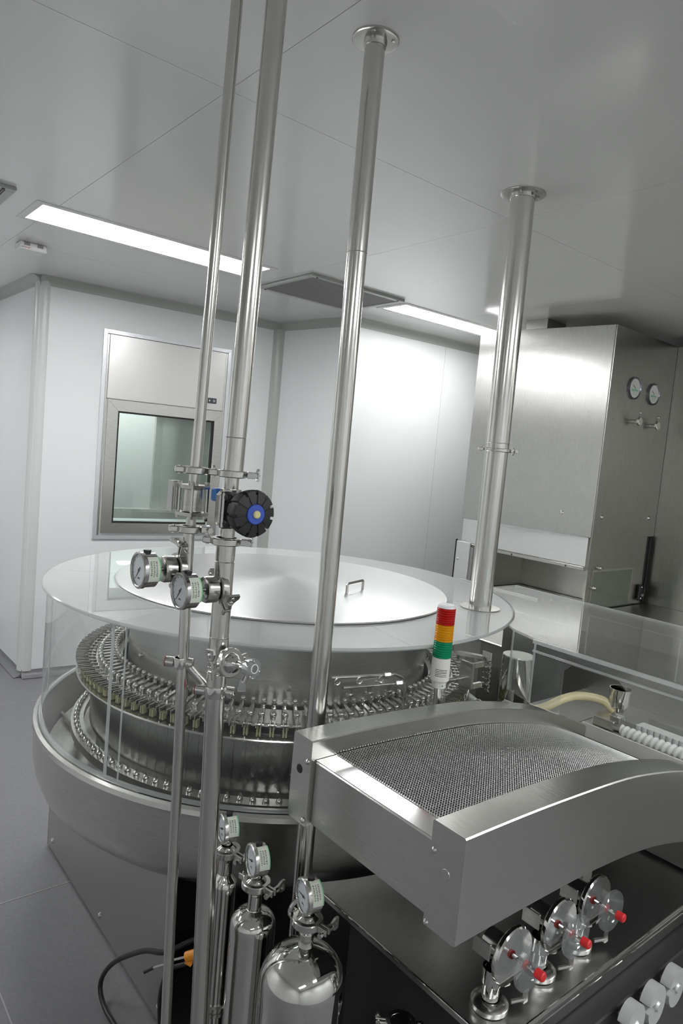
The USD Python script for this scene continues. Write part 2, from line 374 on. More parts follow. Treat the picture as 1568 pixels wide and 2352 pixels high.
ceiling_light(-1.45, -0.25, -1.25, -0.97, 'lit ceiling panel behind the camera, over the doorless corner', LAMPB)

def vent(x0, x1, y0, y1, label):
    t = thing('air_vent', label, 'vent', ((x0 + x1) / 2, (y0 + y1) / 2, H)); w = .035
    for q in ((x0, x1, y0, y0 + w), (x0, x1, y1 - w, y1), (x0, x0 + w, y0 + w, y1 - w), (x1 - w, x1, y0 + w, y1 - w)):
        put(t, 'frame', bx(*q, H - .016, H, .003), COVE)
    put(t, 'backing', bx(x0 + w, x1 - w, y0 + w, y1 - w, H - .004, H - .001), VENT, False)
    n = int((x1 - x0 - 2 * w) / 0.0095)
    sl = [bx(x0 + w + (k + .2) * .0095, x0 + w + (k + .75) * .0095, y0 + w, y1 - w, H - .012, H - .004) for k in range(n)]
    put(t, 'mesh_grille', sl, VENT, False, kind='stuff')
    for q in ((x0 + .05, y1 - .018), (x1 - .05, y0 + .018), (x0 + .05, y0 + .018), (x1 - .05, y1 - .018)):
        put(t, 'screw', lathe([(0, -.006), (.007, -.004), (.008, 0)], (q[0], q[1], H - .014), (0, 0, 1), 12), DARK)
vent(2.385, 3.135, 3.325, 3.915, 'square ceiling air vent between the two lit panels')
vent(0.10, 0.80, 3.345, 3.935, 'ceiling air vent cut off by the left edge of the photo')
dt = thing('emergency_light', 'small white ceiling box with two dark sockets near the left corner', 'ceiling box', (1.11, 4.30, H))
put(dt, 'box', bx(1.045, 1.19, 4.245, 4.355, H - .042, H, .006), WHITE)
for x in (1.065, 1.135): put(dt, 'socket', bx(x, x + .032, 4.2435, 4.25, H - .022, H - .004), VENT, False)
for k in range(6): put(dt, 'indicator', bx(1.054 + k * .008, 1.057 + k * .008, 4.2435, 4.247, H - .036, H - .030), REDR if k > 1 else DARK, False)

# ================================================================== ROTARY WASHER
CX, CY = 1.636, 2.295
def P(r, deg, z): return np.array([CX + r * math.cos(math.radians(deg)), CY + r * math.sin(math.radians(deg)), z])
washer = thing('rotary_washer', 'large round steel vial washer with domed lid and ring of grippers', 'machine', (CX, CY, 0))
put(washer, 'base_panel', bx(0.94, 0.952, 1.752, 2.915, 0.004, 0.62, .002), BASE)
put(washer, 'base_panel', hull((.94, 2.917, .004), (.952, 2.917, .004), (1.34, 3.22, .004), (1.34, 3.23, .004), (.94, 2.917, .6), (.952, 2.917, .6), (1.34, 3.22, .6), (1.34, 3.23, .6)), BASE)
put(washer, 'base_panel', bx(1.34, 2.35, 3.22, 3.23, .004, .6), BASE)
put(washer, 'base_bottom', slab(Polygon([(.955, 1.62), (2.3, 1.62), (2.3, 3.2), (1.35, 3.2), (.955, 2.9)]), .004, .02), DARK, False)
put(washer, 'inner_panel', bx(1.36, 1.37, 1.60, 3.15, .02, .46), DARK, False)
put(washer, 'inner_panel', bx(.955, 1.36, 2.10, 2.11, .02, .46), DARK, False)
for y, z in ((2.296, .05), (2.85, .05), (1.80, .05)):
    put(washer, 'panel_bolt', lathe([(0, .007), (.006, .007), (.009, .003), (.012, .002), (.012, 0)], (.94, y, z), (-1, 0, 0), 16), FIT)
tray_prof = [(.40, .47), (.80, .462), (.855, .478), (.892, .512), (.912, .56), (.922, .62), (.924, .712), (.930, .728), (.926, .742), (.914, .746), (.904, .742), (.898, .732), (.895, .64), (.875, .605), (.83, .595), (.58, .60)]
put(washer, 'tray', lathe(tray_prof, (CX, CY, 0), n=120), SAT)
put(washer, 'drum', lathe([(.58, .595), (.60, .60), (.60, 1.028), (.598, 1.0285), (.598, 1.0305), (.60, 1.031), (.60, 1.222)], (CX, CY, 0), n=120), SAT)
put(washer, 'lid_rim', lathe([(.60, 1.221), (.645, 1.222), (.652, 1.226), (.655, 1.233), (.650, 1.2395), (.640, 1.2415)], (CX, CY, 0), n=120), SAT)
lid = put(washer, 'lid', lathe([(.655, 1.2415), (.664, 1.2435), (.667, 1.2475), (.664, 1.2515), (.655, 1.2530), (.45, 1.262), (.2, 1.268), (0, 1.269)], (CX, CY, 0), n=120), LIDM, 40)
h0, h1 = np.array([1.696, 1.969, 1.256]), np.array([1.812, 2.010, 1.256]); up = np.array([0, 0, .046])
put(lid, 'handle', tube([h0, h0 + up * .9, h0 + up + (h1 - h0) * .04, h1 + up - (h1 - h0) * .04, h1 + up * .9, h1], .0055, 10), FIT)
def drum_text(s, deg, z, h):
    a = math.radians(deg); nrm = np.array([math.cos(a), math.sin(a), 0]); X = np.array([-math.sin(a), math.cos(a), 0])
    return text(s, h, P(.6008, deg, z), X, (0, 0, 1))
put(washer, 'number', drum_text('2', -122.0, 1.058, .018), JOINT, False, label='small grey figure 2 on the drum')
for d in (-121.4, -157, -90, -60, 180):
    a = math.radians(d); put(washer, 'drum_bolt', [lathe([(0, .012), (.005, .012), (.008, .008), (.009, 0)], P(.6, d, 1.010), (math.cos(a), math.sin(a), 0), 14)], FIT)
# carousel
put(washer, 'gripper_ring', lathe([(.62, .932), (.735, .932), (.735, .944), (.62, .944)], (CX, CY, 0), n=120, close=True), SAT)
put(washer, 'flange_ring', lathe([(.735, .902), (.786, .902), (.788, .906), (.786, .910), (.735, .910)], (CX, CY, 0), n=120, close=True), FIT)
put(washer, 'cone_ring', lathe([(.750, .680), (.795, .680), (.795, .708), (.750, .708)], (CX, CY, 0), n=120, close=True), SAT)
put(washer, 'inner_cylinder', lathe([(.70, .60), (.70, .93)], (CX, CY, 0), n=120), SKIRT)
for d in range(0, 360, 30):
    put(washer, 'ring_post', cy(P(.77, d + 11, .60), P(.77, d + 11, .681), .009, 12), FIT)

def radial(mesh, deg):
    a = math.radians(deg); M = np.eye(4); c, s = math.cos(a), math.sin(a); M[:2, :2] = [[c, -s], [s, c]]; M[:3, 3] = (CX, CY, 0)
    v, f, n = mesh; R = M[:3, :3]
    return {'v': v @ R.T + M[:3, 3], 'f': f, 'n': None if n is None else n @ R.T}
A = lambda m, s=30: meshkit.arrays(trimesh.util.concatenate(m) if isinstance(m, list) else m, s)
g_head = A([cy((.645, 0, .944), (.645, 0, .972), .0075, 10), cy((.645, 0, .972), (.645, 0, .977), .0095, 10), ball((.645, 0, .983), .008, 1),
            hull((.638, -.006, .962), (.638, .006, .962), (.638, -.006, .970), (.638, .006, .970), (.700, -.007, .952), (.700, .007, .952), (.700, -.007, .962), (.700, .007, .962)),
            ball((.700, 0, .958), .0115, 1), cy((.700, 0, .938), (.700, 0, .955), .0085, 10)])
g_arm = A([bx(.746, .790, -.0085, -.0055, .947, .960), bx(.746, .790, .0055, .0085, .947, .960), bx(.720, .748, -.0035, .0035, .946, .953), cy((.745, -.013, .942), (.745, .013, .942), .0055, 8), cy((.724, 0, .934), (.724, 0, .952), .006, 8)])
g_pad = A([bx(.750, .770, -.007, -.002, .914, .937), bx(.750, .770, .002, .007, .914, .937), bx(.750, .758, -.007, .007, .914, .921)], False)
g_pin = A([cy((.779, 0, .897), (.779, 0, .914), .003, 6)], False)
g_cone = A([lathe([(0, .027), (.0098, .009), (.0108, .006), (.0108, 0)], (.775, 0, .708), (0, 0, 1), 14)])
g_panel = A([bx(.727, .730, -.0186, .0186, .715, .903)], False)
for k in range(120):
    d = k * 3.0 + .4
    g = put(washer, 'gripper', radial(g_head, d), FIT)
    put(g, 'gripper_arm', radial(g_arm, d), FIT)
    put(g, 'clamp_pad', radial(g_pad, d), YELLOWC)
    put(g, 'stop_pin', radial(g_pin, d), FIT)
    put(washer, 'centring_cone', radial(g_cone, d), FIT)
    put(washer, 'skirt_panel', radial(g_panel, d + 1.5), SKIRT)
# spray manifold in front of the drum
ma = [(1.372, 1.628, 1.088), (1.565, 1.583, 1.084)]; mb = [(1.410, 1.613, 1.054), (1.622, 1.582, 1.048)]
man = put(washer, 'spray_manifold', [tube(smooth_path([ma[0], ma[1], (1.600, 1.579, 1.082), (1.640, 1.579, 1.064), (1.660, 1.581, 1.03), (1.662, 1.582, .98), (1.662, 1.584, .946)], 6), .0055, 10)], FIT)
put(man, 'spray_tube', [tube([mb[0], mb[1]], .005, 10), tube(smooth_path([mb[1], (1.650, 1.580, 1.045), (1.661, 1.581, 1.02)], 5), .006, 10)], FIT)
for q in ((1.568, 1.582, 1.084), (1.625, 1.581, 1.048)): put(man, 'union_nut', [cy((q[0] - .012, q[1] + .002, q[2]), (q[0] + .012, q[1] - .002, q[2]), .0105, 6)], FIT)
for t in (.13, .48, .84):
    q = np.array(mb[0]) * (1 - t) + np.array(mb[1]) * t
    put(man, 'nozzle', [cy(q - (0, 0, .004), q - (0, 0, .022), .0075, 10), cy(q - (0, 0, .022), q - (0, 0, .027), .013, 14), cy(q - (0, 0, .027), q - (0, 0, .044), .006, 10)], FIT)
for t in (.1, .5, .9):
    q = np.array(ma[0]) * (1 - t) + np.array(ma[1]) * t
    put(man, 'hook', tube([q + (0, 0, -.012) + np.array([.011 * math.cos(a), -.003, .011 * math.sin(a)]) for a in np.linspace(.6, 2 * pi - .2, 12)], .0028, 6), FIT)
# transfer mechanism at the right of the carousel
def helix(p0, p1, R, r, turns, n=14):
    p0, p1 = np.array(p0, float), np.array(p1, float); u, v, a = frame(p1 - p0); k = int(turns * n); t = np.linspace(0, 1, k + 1)
    return tube([p0 + (p1 - p0) * x + R * (math.cos(2 * pi * turns * x) * u + math.sin(2 * pi * turns * x) * v) for x in t], r, 6)
tm = put(washer, 'transfer_block', [bx(2.03, 2.045, 1.60, 1.66, .955, 1.055, .002), bx(2.045, 2.10, 1.60, 1.615, .955, .975, .002), bx(2.045, 2.10, 1.60, 1.615, 1.035, 1.055, .002)], SAT)
put(tm, 'spring', helix((2.12, 1.60, .935), (2.12, 1.60, 1.06), .013, .004, 6), FIT)
put(tm, 'drive_rod', [cy((1.93, 1.64, .99), (2.03, 1.64, .99), .010, 14), cy((1.985, 1.64, .99), (2.005, 1.64, .99), .014, 14)], FIT)
put(tm, 'link_arm', [hull((2.02, 1.68, 1.07), (2.05, 1.68, 1.07), (2.12, 1.62, 1.055), (2.14, 1.63, 1.055), (2.02, 1.68, 1.082), (2.05, 1.68, 1.082), (2.12, 1.62, 1.067), (2.14, 1.63, 1.067))], SAT)
for q in ((2.16, 1.63, 1.05), (2.19, 1.56, .97), (2.00, 1.73, 1.09)):
    b_ = put(tm, 'bracket_plate', bx(q[0] - .012, q[0] - .009, q[1] - .022, q[1] + .022, q[2] - .03, q[2] + .03, .001), WHITE)
    put(b_, 'bolt', lathe([(0, .005), (.006, .005), (.008, 0)], (q[0] - .012, q[1], q[2]), (-1, 0, 0), 10), FIT)
put(tm, 'spring', helix((1.83, 1.475, .955), (1.97, 1.50, .955), .010, .0034, 7), FIT)
for k in range(6):
    q = np.array([1.98 + .028 * k, 1.76 - .02 * k, 1.075 - .012 * k]); put(tm, 'link_pin', [cy(q, q + (0, 0, .022), .007, 10), ball(q + (0, 0, .024), .008, 1)], FIT)
# ------------------------------------------------------------------ clear cover over the carousel
cover = thing('clear_cover', 'round clear acrylic hood standing on the washer tray around the lid', 'cover', (CX, CY, .745))
put(cover, 'cover_top', lathe([(.672, 1.236), (.918, 1.236), (.918, 1.244), (.672, 1.244)], (CX, CY, 0), n=144, close=True), ACRT, 30)
put(cover, 'side_wall', lathe([(.902, .747), (.902, 1.236)], (CX, CY, 0), n=120, a0=math.radians(-5), a1=math.radians(282)), ACR, 60)
put(cover, 'top_edge', lathe([(.918, 1.2345), (.922, 1.237), (.922, 1.243), (.918, 1.2455)], (CX, CY, 0), n=144, close=True), EDGE)
put(cover, 'top_bead', lathe([(.896, 1.2285), (.906, 1.2285), (.906, 1.2355), (.896, 1.2355)], (CX, CY, 0), n=144, close=True), EDGE)
put(cover, 'foot_bead', lathe([(.897, .747), (.908, .747), (.908, .757), (.897, .757)], (CX, CY, 0), n=120, close=True), EDGE)
put(cover, 'inner_edge', lathe([(.668, 1.2355), (.672, 1.2355), (.672, 1.2445), (.668, 1.2445)], (CX, CY, 0), n=144, close=True), EDGE)
for d, w in ((-155.5, .0014), (-158.9, .0045), (-92, .004), (150, .005)):
    a = math.radians(d); X = np.array([-math.sin(a), math.cos(a), 0]); N = np.array([math.cos(a), math.sin(a), 0])
    put(cover, 'wall_seam', basis(bx(-w, w, -.002, .003, .758, 1.228), (CX + .902 * N[0], CY + .902 * N[1], 0), X, N, (0, 0, 1)), EDGE if w < .002 else ACRT, False)
for d in (-157, -100, -45, 60, 150):
    a = math.radians(d); N = np.array([math.cos(a), math.sin(a), 0]); X = np.array([-math.sin(a), math.cos(a), 0])
    put(cover, 'top_seam', basis(bx(-.002, .002, .675, .917, 1.2441, 1.2447), (CX, CY, 0), X, N, (0, 0, 1)), EDGE, False)
# ================================================================== CLEAR TUNNEL WITH INFEED, right of the washer
tun = thing('tunnel_cover', 'long clear acrylic hood over the outfeed channel running out at the right edge', 'cover', (2.33, 1.0, .9))
top = Polygon([(1.985, 1.406), (1.945, 1.285), (1.935, 0.1), (2.725, 0.1), (2.73, 1.95), (2.40, 1.96)]).difference(Point(CX, CY).buffer(.926, 64))
put(tun, 'top_sheet', slab(top, 1.237, 1.245), ACRU, False)
fp = Polygon([(1.285, 1.03), (1.285, 1.237), (.1, 1.237), (.1, 1.09), (.96, 1.09), (.96, 1.175), (.985, 1.20), (1.145, 1.20), (1.17, 1.175), (1.17, 1.03)])
put(tun, 'front_sheet', basis(slab(fp, 0, .006), (1.937, 0, 0), (0, 1, 0), (0, 0, 1), (1, 0, 0)), ACR, False)
put(tun, 'corner_sheet', hull((1.985, 1.406, 1.03), (1.991, 1.406, 1.03), (1.945, 1.285, 1.03), (1.951, 1.285, 1.03), (1.985, 1.406, 1.237), (1.991, 1.406, 1.237), (1.945, 1.285, 1.237), (1.951, 1.285, 1.237)), ACR, False)
for q in ((1.985, 1.404), (1.944, 1.286)): put(tun, 'corner_edge', bx(q[0] - .0025, q[0] + .0025, q[1] - .0025, q[1] + .0025, 1.03, 1.237), EDGE, False)
put(tun, 'front_edge', [bx(1.928, 1.936, .1, 1.286, 1.234, 1.246), bx(1.93, 1.937, .1, 1.285, 1.205, 1.211)], EDGE, False)
put(tun, 'back_edge', [bx(2.724, 2.731, .1, 1.95, 1.236, 1.246)], EDGE, False)
ip = put(tun, 'inner_sheet', bx(2.598, 2.603, .1, 1.485, 1.06, 1.222), ACRU, False)
put(ip, 'sheet_edge', [bx(2.597, 2.604, .1, 1.485, 1.222, 1.225)], EDGE, False)
for y in (1.482, 1.108): put(ip, 'sheet_edge', bx(2.597, 2.604, y, y + .003, 1.06, 1.222), EDGE, False)
put(tun, 'rear_sheet', bx(2.724, 2.730, .1, 1.95, 1.1, 1.236), ACR, False)
ch = thing('outfeed_channel', 'steel outfeed channel with low back plate under the clear hood', 'conveyor', (2.35, 1.0, .6))
put(ch, 'deck', bx(2.275, 2.738, .1, 1.334, .855, .868, .002), SATX)
put(ch, 'deck', bx(1.985, 2.738, 1.336, 1.55, .855, .868, .002), SATX)
put(ch, 'back_plate', bx(2.74, 2.752, .1, 2.0, .553, 1.12, .002), SATX)
put(ch, 'guide_rail', bx(2.58, 2.59, .1, 1.18, .868, .90, .001), SATX)
put(ch, 'front_panel', bx(2.285, 2.295, .1, 1.3, .56, .855), SAT, False)
col = put(ch, 'roller_column', [lathe([(.0, 1.125), (.056, 1.125), (.058, 1.12), (.058, .868)], (2.10, 1.452, 0), n=40)], TANKS, label='polished vertical steel cylinder')
for q in ((1.992, 1.40, .96), (2.015, 1.345, .90)):
    b_ = put(ch, 'bracket', bx(q[0] - .004, q[0], q[1] - .016, q[1] + .016, q[2] - .03, q[2] + .03, .001), WHITE)
    put(b_, 'bolt', lathe([(0, .005), (.006, .005), (.008, 0)], (q[0] - .004, q[1], q[2]), (-1, 0, 0), 10), FIT)
def scallop(x0, x1, y0, y1, z0, z1, pitch, amp, side):
    base = sbox(x0, y0, x1, y1); cs = []
    xx = x0 if side < 0 else x1
    y = y0
    while y < y1: cs.append(Point(xx, y + pitch / 2).buffer(pitch * .5, 10)); y += pitch
    return slab(unary_union([base] + cs), z0, z1)
sc1 = thing('feed_screw', 'white plastic feed screw with rounded threads at the end of the wire belt', 'feed screw', (2.37, .7, .87))
def screw_mesh(x, z, y0, y1, r, amp, pitch, n=24):
    m_ = int((y1 - y0) / pitch * 10); Yv = np.linspace(y0, y1, m_ + 1); th = np.arange(n) * 2 * pi / n
    rr = r + amp * np.cos(2 * pi * Yv[:, None] / pitch - th[None, :])
    V = np.stack([x + rr * np.cos(th), np.broadcast_to(Yv[:, None], rr.shape), z + rr * np.sin(th)], -1).reshape(-1, 3)
    F = []
    for i in range(m_):
        for j in range(n):
            a_, b_, c_, d_ = i * n + j, i * n + (j + 1) % n, (i + 1) * n + (j + 1) % n, (i + 1) * n + j
            F += [(a_, b_, c_), (a_, c_, d_)]
    V = np.vstack([V, [x, y0, z], [x, y1, z]]); e = len(V)
    for j in range(n): F += [(e - 2, (j + 1) % n, j), (e - 1, m_ * n + j, m_ * n + (j + 1) % n)]
    m0 = T(V, F, process=False); m0.fix_normals(); return m0
put(sc1, 'screw', screw_mesh(2.380, .8905, .15, 1.18, .0185, .0035, .021), WHITE, 60)
put(sc1, 'end_shaft', cy((2.380, 1.18, .8905), (2.380, 1.215, .8905), .008, 12), FIT)
sc2 = thing('guide_strip', 'white scalloped plastic guide strip behind the feed screw and its dark slot', 'guide strip', (2.47, .7, .87))
put(sc2, 'strip', scallop(2.455, 2.50, .15, 1.16, .869, .905, .0225, .01, -1), WHITE)
put(ch, 'dark_slot', bx(2.408, 2.447, .15, 1.22, .868, .872), BLACK, False)
hose = put(None, 'silicone_hose', tube(smooth_path([(2.19, 1.47, .8865), (2.262, 1.42, .914), (2.335, 1.40, .938), (2.42, 1.38, .944), (2.485, 1.32, .936), (2.503, 1.28, .903)], 8), .0165, 16), SILI, label='cream silicone hose arching over the end of the left conveyor rail', cat='hose')
cup = thing('steel_cup', 'small open polished steel cup on a fitting behind the silicone hose', 'cup', (2.52, 1.25, .868))
put(cup, 'cup', lathe([(.0, .905), (.020, .907), (.036, .925), (.040, .992), (.0415, .993), (.0415, .995), (.038, .995), (.034, .93), (.0, .915)], (2.52, 1.27, 0), n=32), TANKS)
put(cup, 'stem', [cy((2.52, 1.27, .868), (2.52, 1.27, .91), .010, 12), cy((2.50, 1.265, .885), (2.54, 1.265, .885), .013, 12)], FIT)
vb = thing('valve_block', 'small steel valve block at the end of the wire belt under the hose', 'valve', (2.43, 1.25, .868))
put(vb, 'block', [bx(2.39, 2.47, 1.215, 1.30, .868, .905, .003), bx(2.40, 2.44, 1.20, 1.24, .90, .925, .003)], SAT)
for q in ((2.40, 1.21), (2.45, 1.21)): put(vb, 'bolt', lathe([(0, .006), (.006, .006), (.008, 0)], (q[0], q[1], .924 if q[0] < 2.42 else .905), (0, 0, 1), 10), FIT)
put(vb, 'nozzle', cy((2.47, 1.25, .892), (2.512, 1.27, .892), .009, 12), FIT)

# ================================================================== INFEED CONVEYOR with wire belt
ktop = np.array([(1.012, 1.100), (1.2, 1.0965), (1.4, 1.088), (1.6, 1.075), (1.8, 1.0455), (2.0, 1.001), (2.13, .957), (2.262, .905)])
kbot = np.array([(1.012, .882), (1.4, .876), (1.635, .861), (1.8, .838), (2.0, .792), (2.13, .755), (2.262, .712)])
from scipy.interpolate import PchipInterpolator
ZT, ZB = PchipInterpolator(*ktop.T), PchipInterpolator(*kbot.T)
def rail_mesh(y0, y1, x0, x1, zt, zb, n=26, b=.003):
    X = np.linspace(x0, x1, n); V, F = [], []
    for x in X:
        t, o = float(zt(x)), float(zb(x))
        V += [(x, y0, o + b), (x, y0 + b, o), (x, y1 - b, o), (x, y1, o + b), (x, y1, t - b), (x, y1 - b, t), (x, y0 + b, t), (x, y0, t - b)]
    for i in range(n - 1):
        for j in range(8):
            a_, b_, c_, d_ = i * 8 + j, i * 8 + (j + 1) % 8, (i + 1) * 8 + (j + 1) % 8, (i + 1) * 8 + j
            F += [(a_, b_, c_), (a_, c_, d_)]
    for j in range(1, 7): F += [(0, j + 1, j), ((n - 1) * 8, (n - 1) * 8 + j, (n - 1) * 8 + j + 1)]
    m = T(np.array(V), F, process=False); m.fix_normals(); return m
FCS_dark = plain('belt_bed_grey', (0.06, 0.06, 0.06), 0.8)
conv = thing('infeed_conveyor', 'arched steel infeed conveyor with fine wire belt between two box rails', 'conveyor', (1.6, 1.05, .55))
put(conv, 'side_rail', rail_mesh(1.251, 1.327, 1.014, 2.262, ZT, ZB), SOFT, 25)
put(conv, 'side_rail', rail_mesh(.768, .852, 1.012, 2.262, ZT, ZB), SOFT, 25)
put(conv, 'end_panel', bx(1.026, 1.098, .853, 1.250, .888, 1.050, .004), SOFT)
put(conv, 'end_top_plate', bx(1.028, 1.0965, .854, 1.2495, 1.0495, 1.0512), MIRR, False)
zbelt = lambda x: ZT(x) - .047 - .0 * x
put(conv, 'belt_bed', rail_mesh(.853, 1.250, 1.098, 2.25, lambda x: zbelt(x) - .007, lambda x: ZB(x) + .02), FCS_dark, 25)
# wire belt: rows of flattened spirals across the belt, seen one by one near the end
rows, x = [], 1.094
while x < 2.235:
    rows.append(x); x += .0092
bw = []
ny = 56
for k, x in enumerate(rows):
    z = float(zbelt(x)); dz = (float(zbelt(x + .004)) - z) / .004
    t = np.arange(ny * 2 + 1); yy = .856 + .391 * t / (ny * 2)
    off = np.where(t % 2 == 0, -.0019, .0019)
    V = np.c_[x + off, yy, z + dz * off + .0022 * (t % 2)]
    bw.append(tube(V, .0014, 4, False))
put(conv, 'wire_belt', bw, BELT, False, label='woven fine wire belt', kind='stuff')
for y, z, r in ((1.263, 1.045, .0065), (1.263, .896, .0065), (.843, 1.040, .0065), (.845, .888, .0065)):
    put(conv, 'screw', lathe([(0, .006), (.003, .0058), (r, .003), (r + .001, 0)], (1.0132, y, z), (-1, 0, 0), 14), FIT)
put(conv, 'round_hole', lathe([(0, .0012), (.0105, .0012), (.0115, 0)], (1.0138, 1.294, 1.015), (-1, 0, 0), 24), BLACK)
put(conv, 'round_hole', lathe([(0, .0012), (.010, .0012), (.011, 0)], (1.0122, .808, 1.008), (-1, 0, 0), 24), SAT)
put(conv, 'guide_plate', bx(2.264, 2.270, .86, 1.270, .862, .912, .001), IVORY, label='pale guide plate across the belt end')
for x, y in ((1.95, 1.26), (1.90, 1.0)): put(conv, 'support_leg', bx(x, x + .05, y, y + .05, .5505, .82), SAT, False)

# ================================================================== BENCH under the conveyor
bench = thing('bench', 'low steel machine bench under the conveyor with upturned polished edges', 'bench', (2.0, 1.1, 0))
bp = Polygon([(1.222, .787), (2.79, .787), (2.79, 1.30), (2.0, 1.30), (2.0, 1.365), (1.43, 1.40), (1.37, 1.50), (1.222, 1.568)]).difference(Point(CX, CY).buffer(.932, 64))
put(bench, 'bench_top', slab(bp, .535, .55), TABLE, False)
put(bench, 'edge_bead', cy((1.222, .787, .551), (1.222, 1.455, .551), .0032, 8), TANKS)
put(bench, 'edge_bead', cy((1.222, .787, .551), (2.79, .787, .551), .005, 8), TANKS)
put(bench, 'edge_bead', cy((1.225, .789, .528), (2.79, .789, .528), .003, 8), TANKS)
put(bench, 'lower_lip', bx(1.226, 2.79, .790, .806, .488, .534, .003), TABLE)
put(bench, 'front_panel', bx(1.30, 2.79, .800, .812, .02, .488), TABLE, False)
put(bench, 'side_panel', bx(1.30, 1.31, .82, 1.36, .02, .534), DARK, False)
put(bench, 'control_strip', bx(1.45, 2.6, .735, .799, .36, .486, .004), DARK, label='dark strip carrying the lever knobs')
def lever(x, k):
    t = thing('lever_knob', ('third white winged knob below the bench edge, cut off by the bottom of the photo', 'second white winged knob below the bench edge, between two others', 'white winged knob highest and furthest right below the bench edge')[k], 'knob', (x, .70, .47), group=None)
    o = np.array([x, .700, .470])
    sh = Polygon([(.044 * math.cos(a), .052 * math.sin(a)) for a in np.linspace(0, 2 * pi, 48, endpoint=False)])
    sh = sh.difference(Polygon([(-.06, -.004), (-.012, -.002), (-.006, .010), (-.06, .014)])).buffer(-.003).buffer(.003)
    m0 = basis(slab(sh, -.014, .014), o, (1, 0, 0), (0, 0, 1), (0, -1, 0)); m0.fix_normals()
    put(t, 'wing', m0, LEV, 40)
    put(t, 'hub', lathe([(0, .020), (.010, .020), (.013, .015), (.013, .012)], o, (0, -1, 0), 18), LEV)
    put(t, 'shaft', cy(o + (0, .012, 0), o + (0, .030, 0), .009, 12), FIT)
LEV = plain('pale_knob', (0.62, 0.63, 0.62), 0.3, 0.2)
for k, x in enumerate((1.648, 1.757, 1.866)): lever(x, k)

# ------------------------------------------------------------------ three diaphragm valves on the bench
def diaphragm(x, y, label, disc_mat):
    t = thing('diaphragm_valve', label, 'valve', (x, y, .55))
    c = np.array([x + .035, y - .02, .678])
    put(t, 'foot_clamp', [lathe([(0, .0), (.040, .0), (.044, .006), (.044, .016), (.036, .022), (.022, .024)], (x, y, .551), n=28)], FIT)
    put(t, 'stem', [lathe([(.020, .022), (.020, .06), (.024, .064), (.024, .10)], (x, y, .551), n=20)], TANKS)
    put(t, 'wing_nut', [hull((x + .06, y - .052, .566), (x + .075, y - .052, .566), (x + .058, y - .048, .596), (x + .08, y - .048, .596), (x + .06, y - .044, .566), (x + .075, y - .044, .566)), cy((x + .03, y - .035, .575), (x + .066, y - .048, .575), .0055, 8)], FIT)
    put(t, 'body', [cy(c + (0, .065, 0), c + (0, .006, 0), .030, 24), hull(*(c + np.array(q) for q in ((-.012, .05, -.05), (.012, .05, -.05), (-.012, .02, -.09), (.012, .02, -.09), (-.012, .06, .0), (.012, .06, .0))))], FIT)
    put(t, 'back_plate', bx(c[0] - .070, c[0] - .066, c[1] + .01, c[1] + .06, c[2] + .005, c[2] + .045, .001), SAT)
    put(t, 'front_disc', lathe([(0, .0), (.066, .0), (.069, .004), (.069, .012), (.066, .016), (.0, .016)], c + (0, .006, 0), (0, -1, 0), 40), TANKS)
    put(t, 'clear_disc', lathe([(0, .0), (.052, .0), (.054, .003), (.054, .010), (.052, .013), (0, .013)], c + (.018, -.034, -.012), (0, -1, 0), 36), CLEARC)
    put(t, 'spindle', cy(c + (.012, -.010, -.008), c + (.018, -.056, -.012), .0045, 10), FIT)
    put(t, 'seal_ring', cy(c + (.015, -.026, -.010), c + (.016, -.033, -.011), .010, 14), REDR)
    put(t, 'red_cap', lathe([(0, .022), (.009, .022), (.0115, .019), (.0115, .002), (.010, 0), (0, 0)], c + (.019, -.056, -.013), (0.05, -1, 0), 16), REDK)
diaphragm(1.300, .872, 'round diaphragm valve with red cap on the bench, nearest the bottom of the photo', None)
diaphragm(1.490, .872, 'middle round diaphragm valve with red cap on the bench', None)
diaphragm(1.662, .876, 'round diaphragm valve with red cap on the bench, furthest from the bench corner', None)

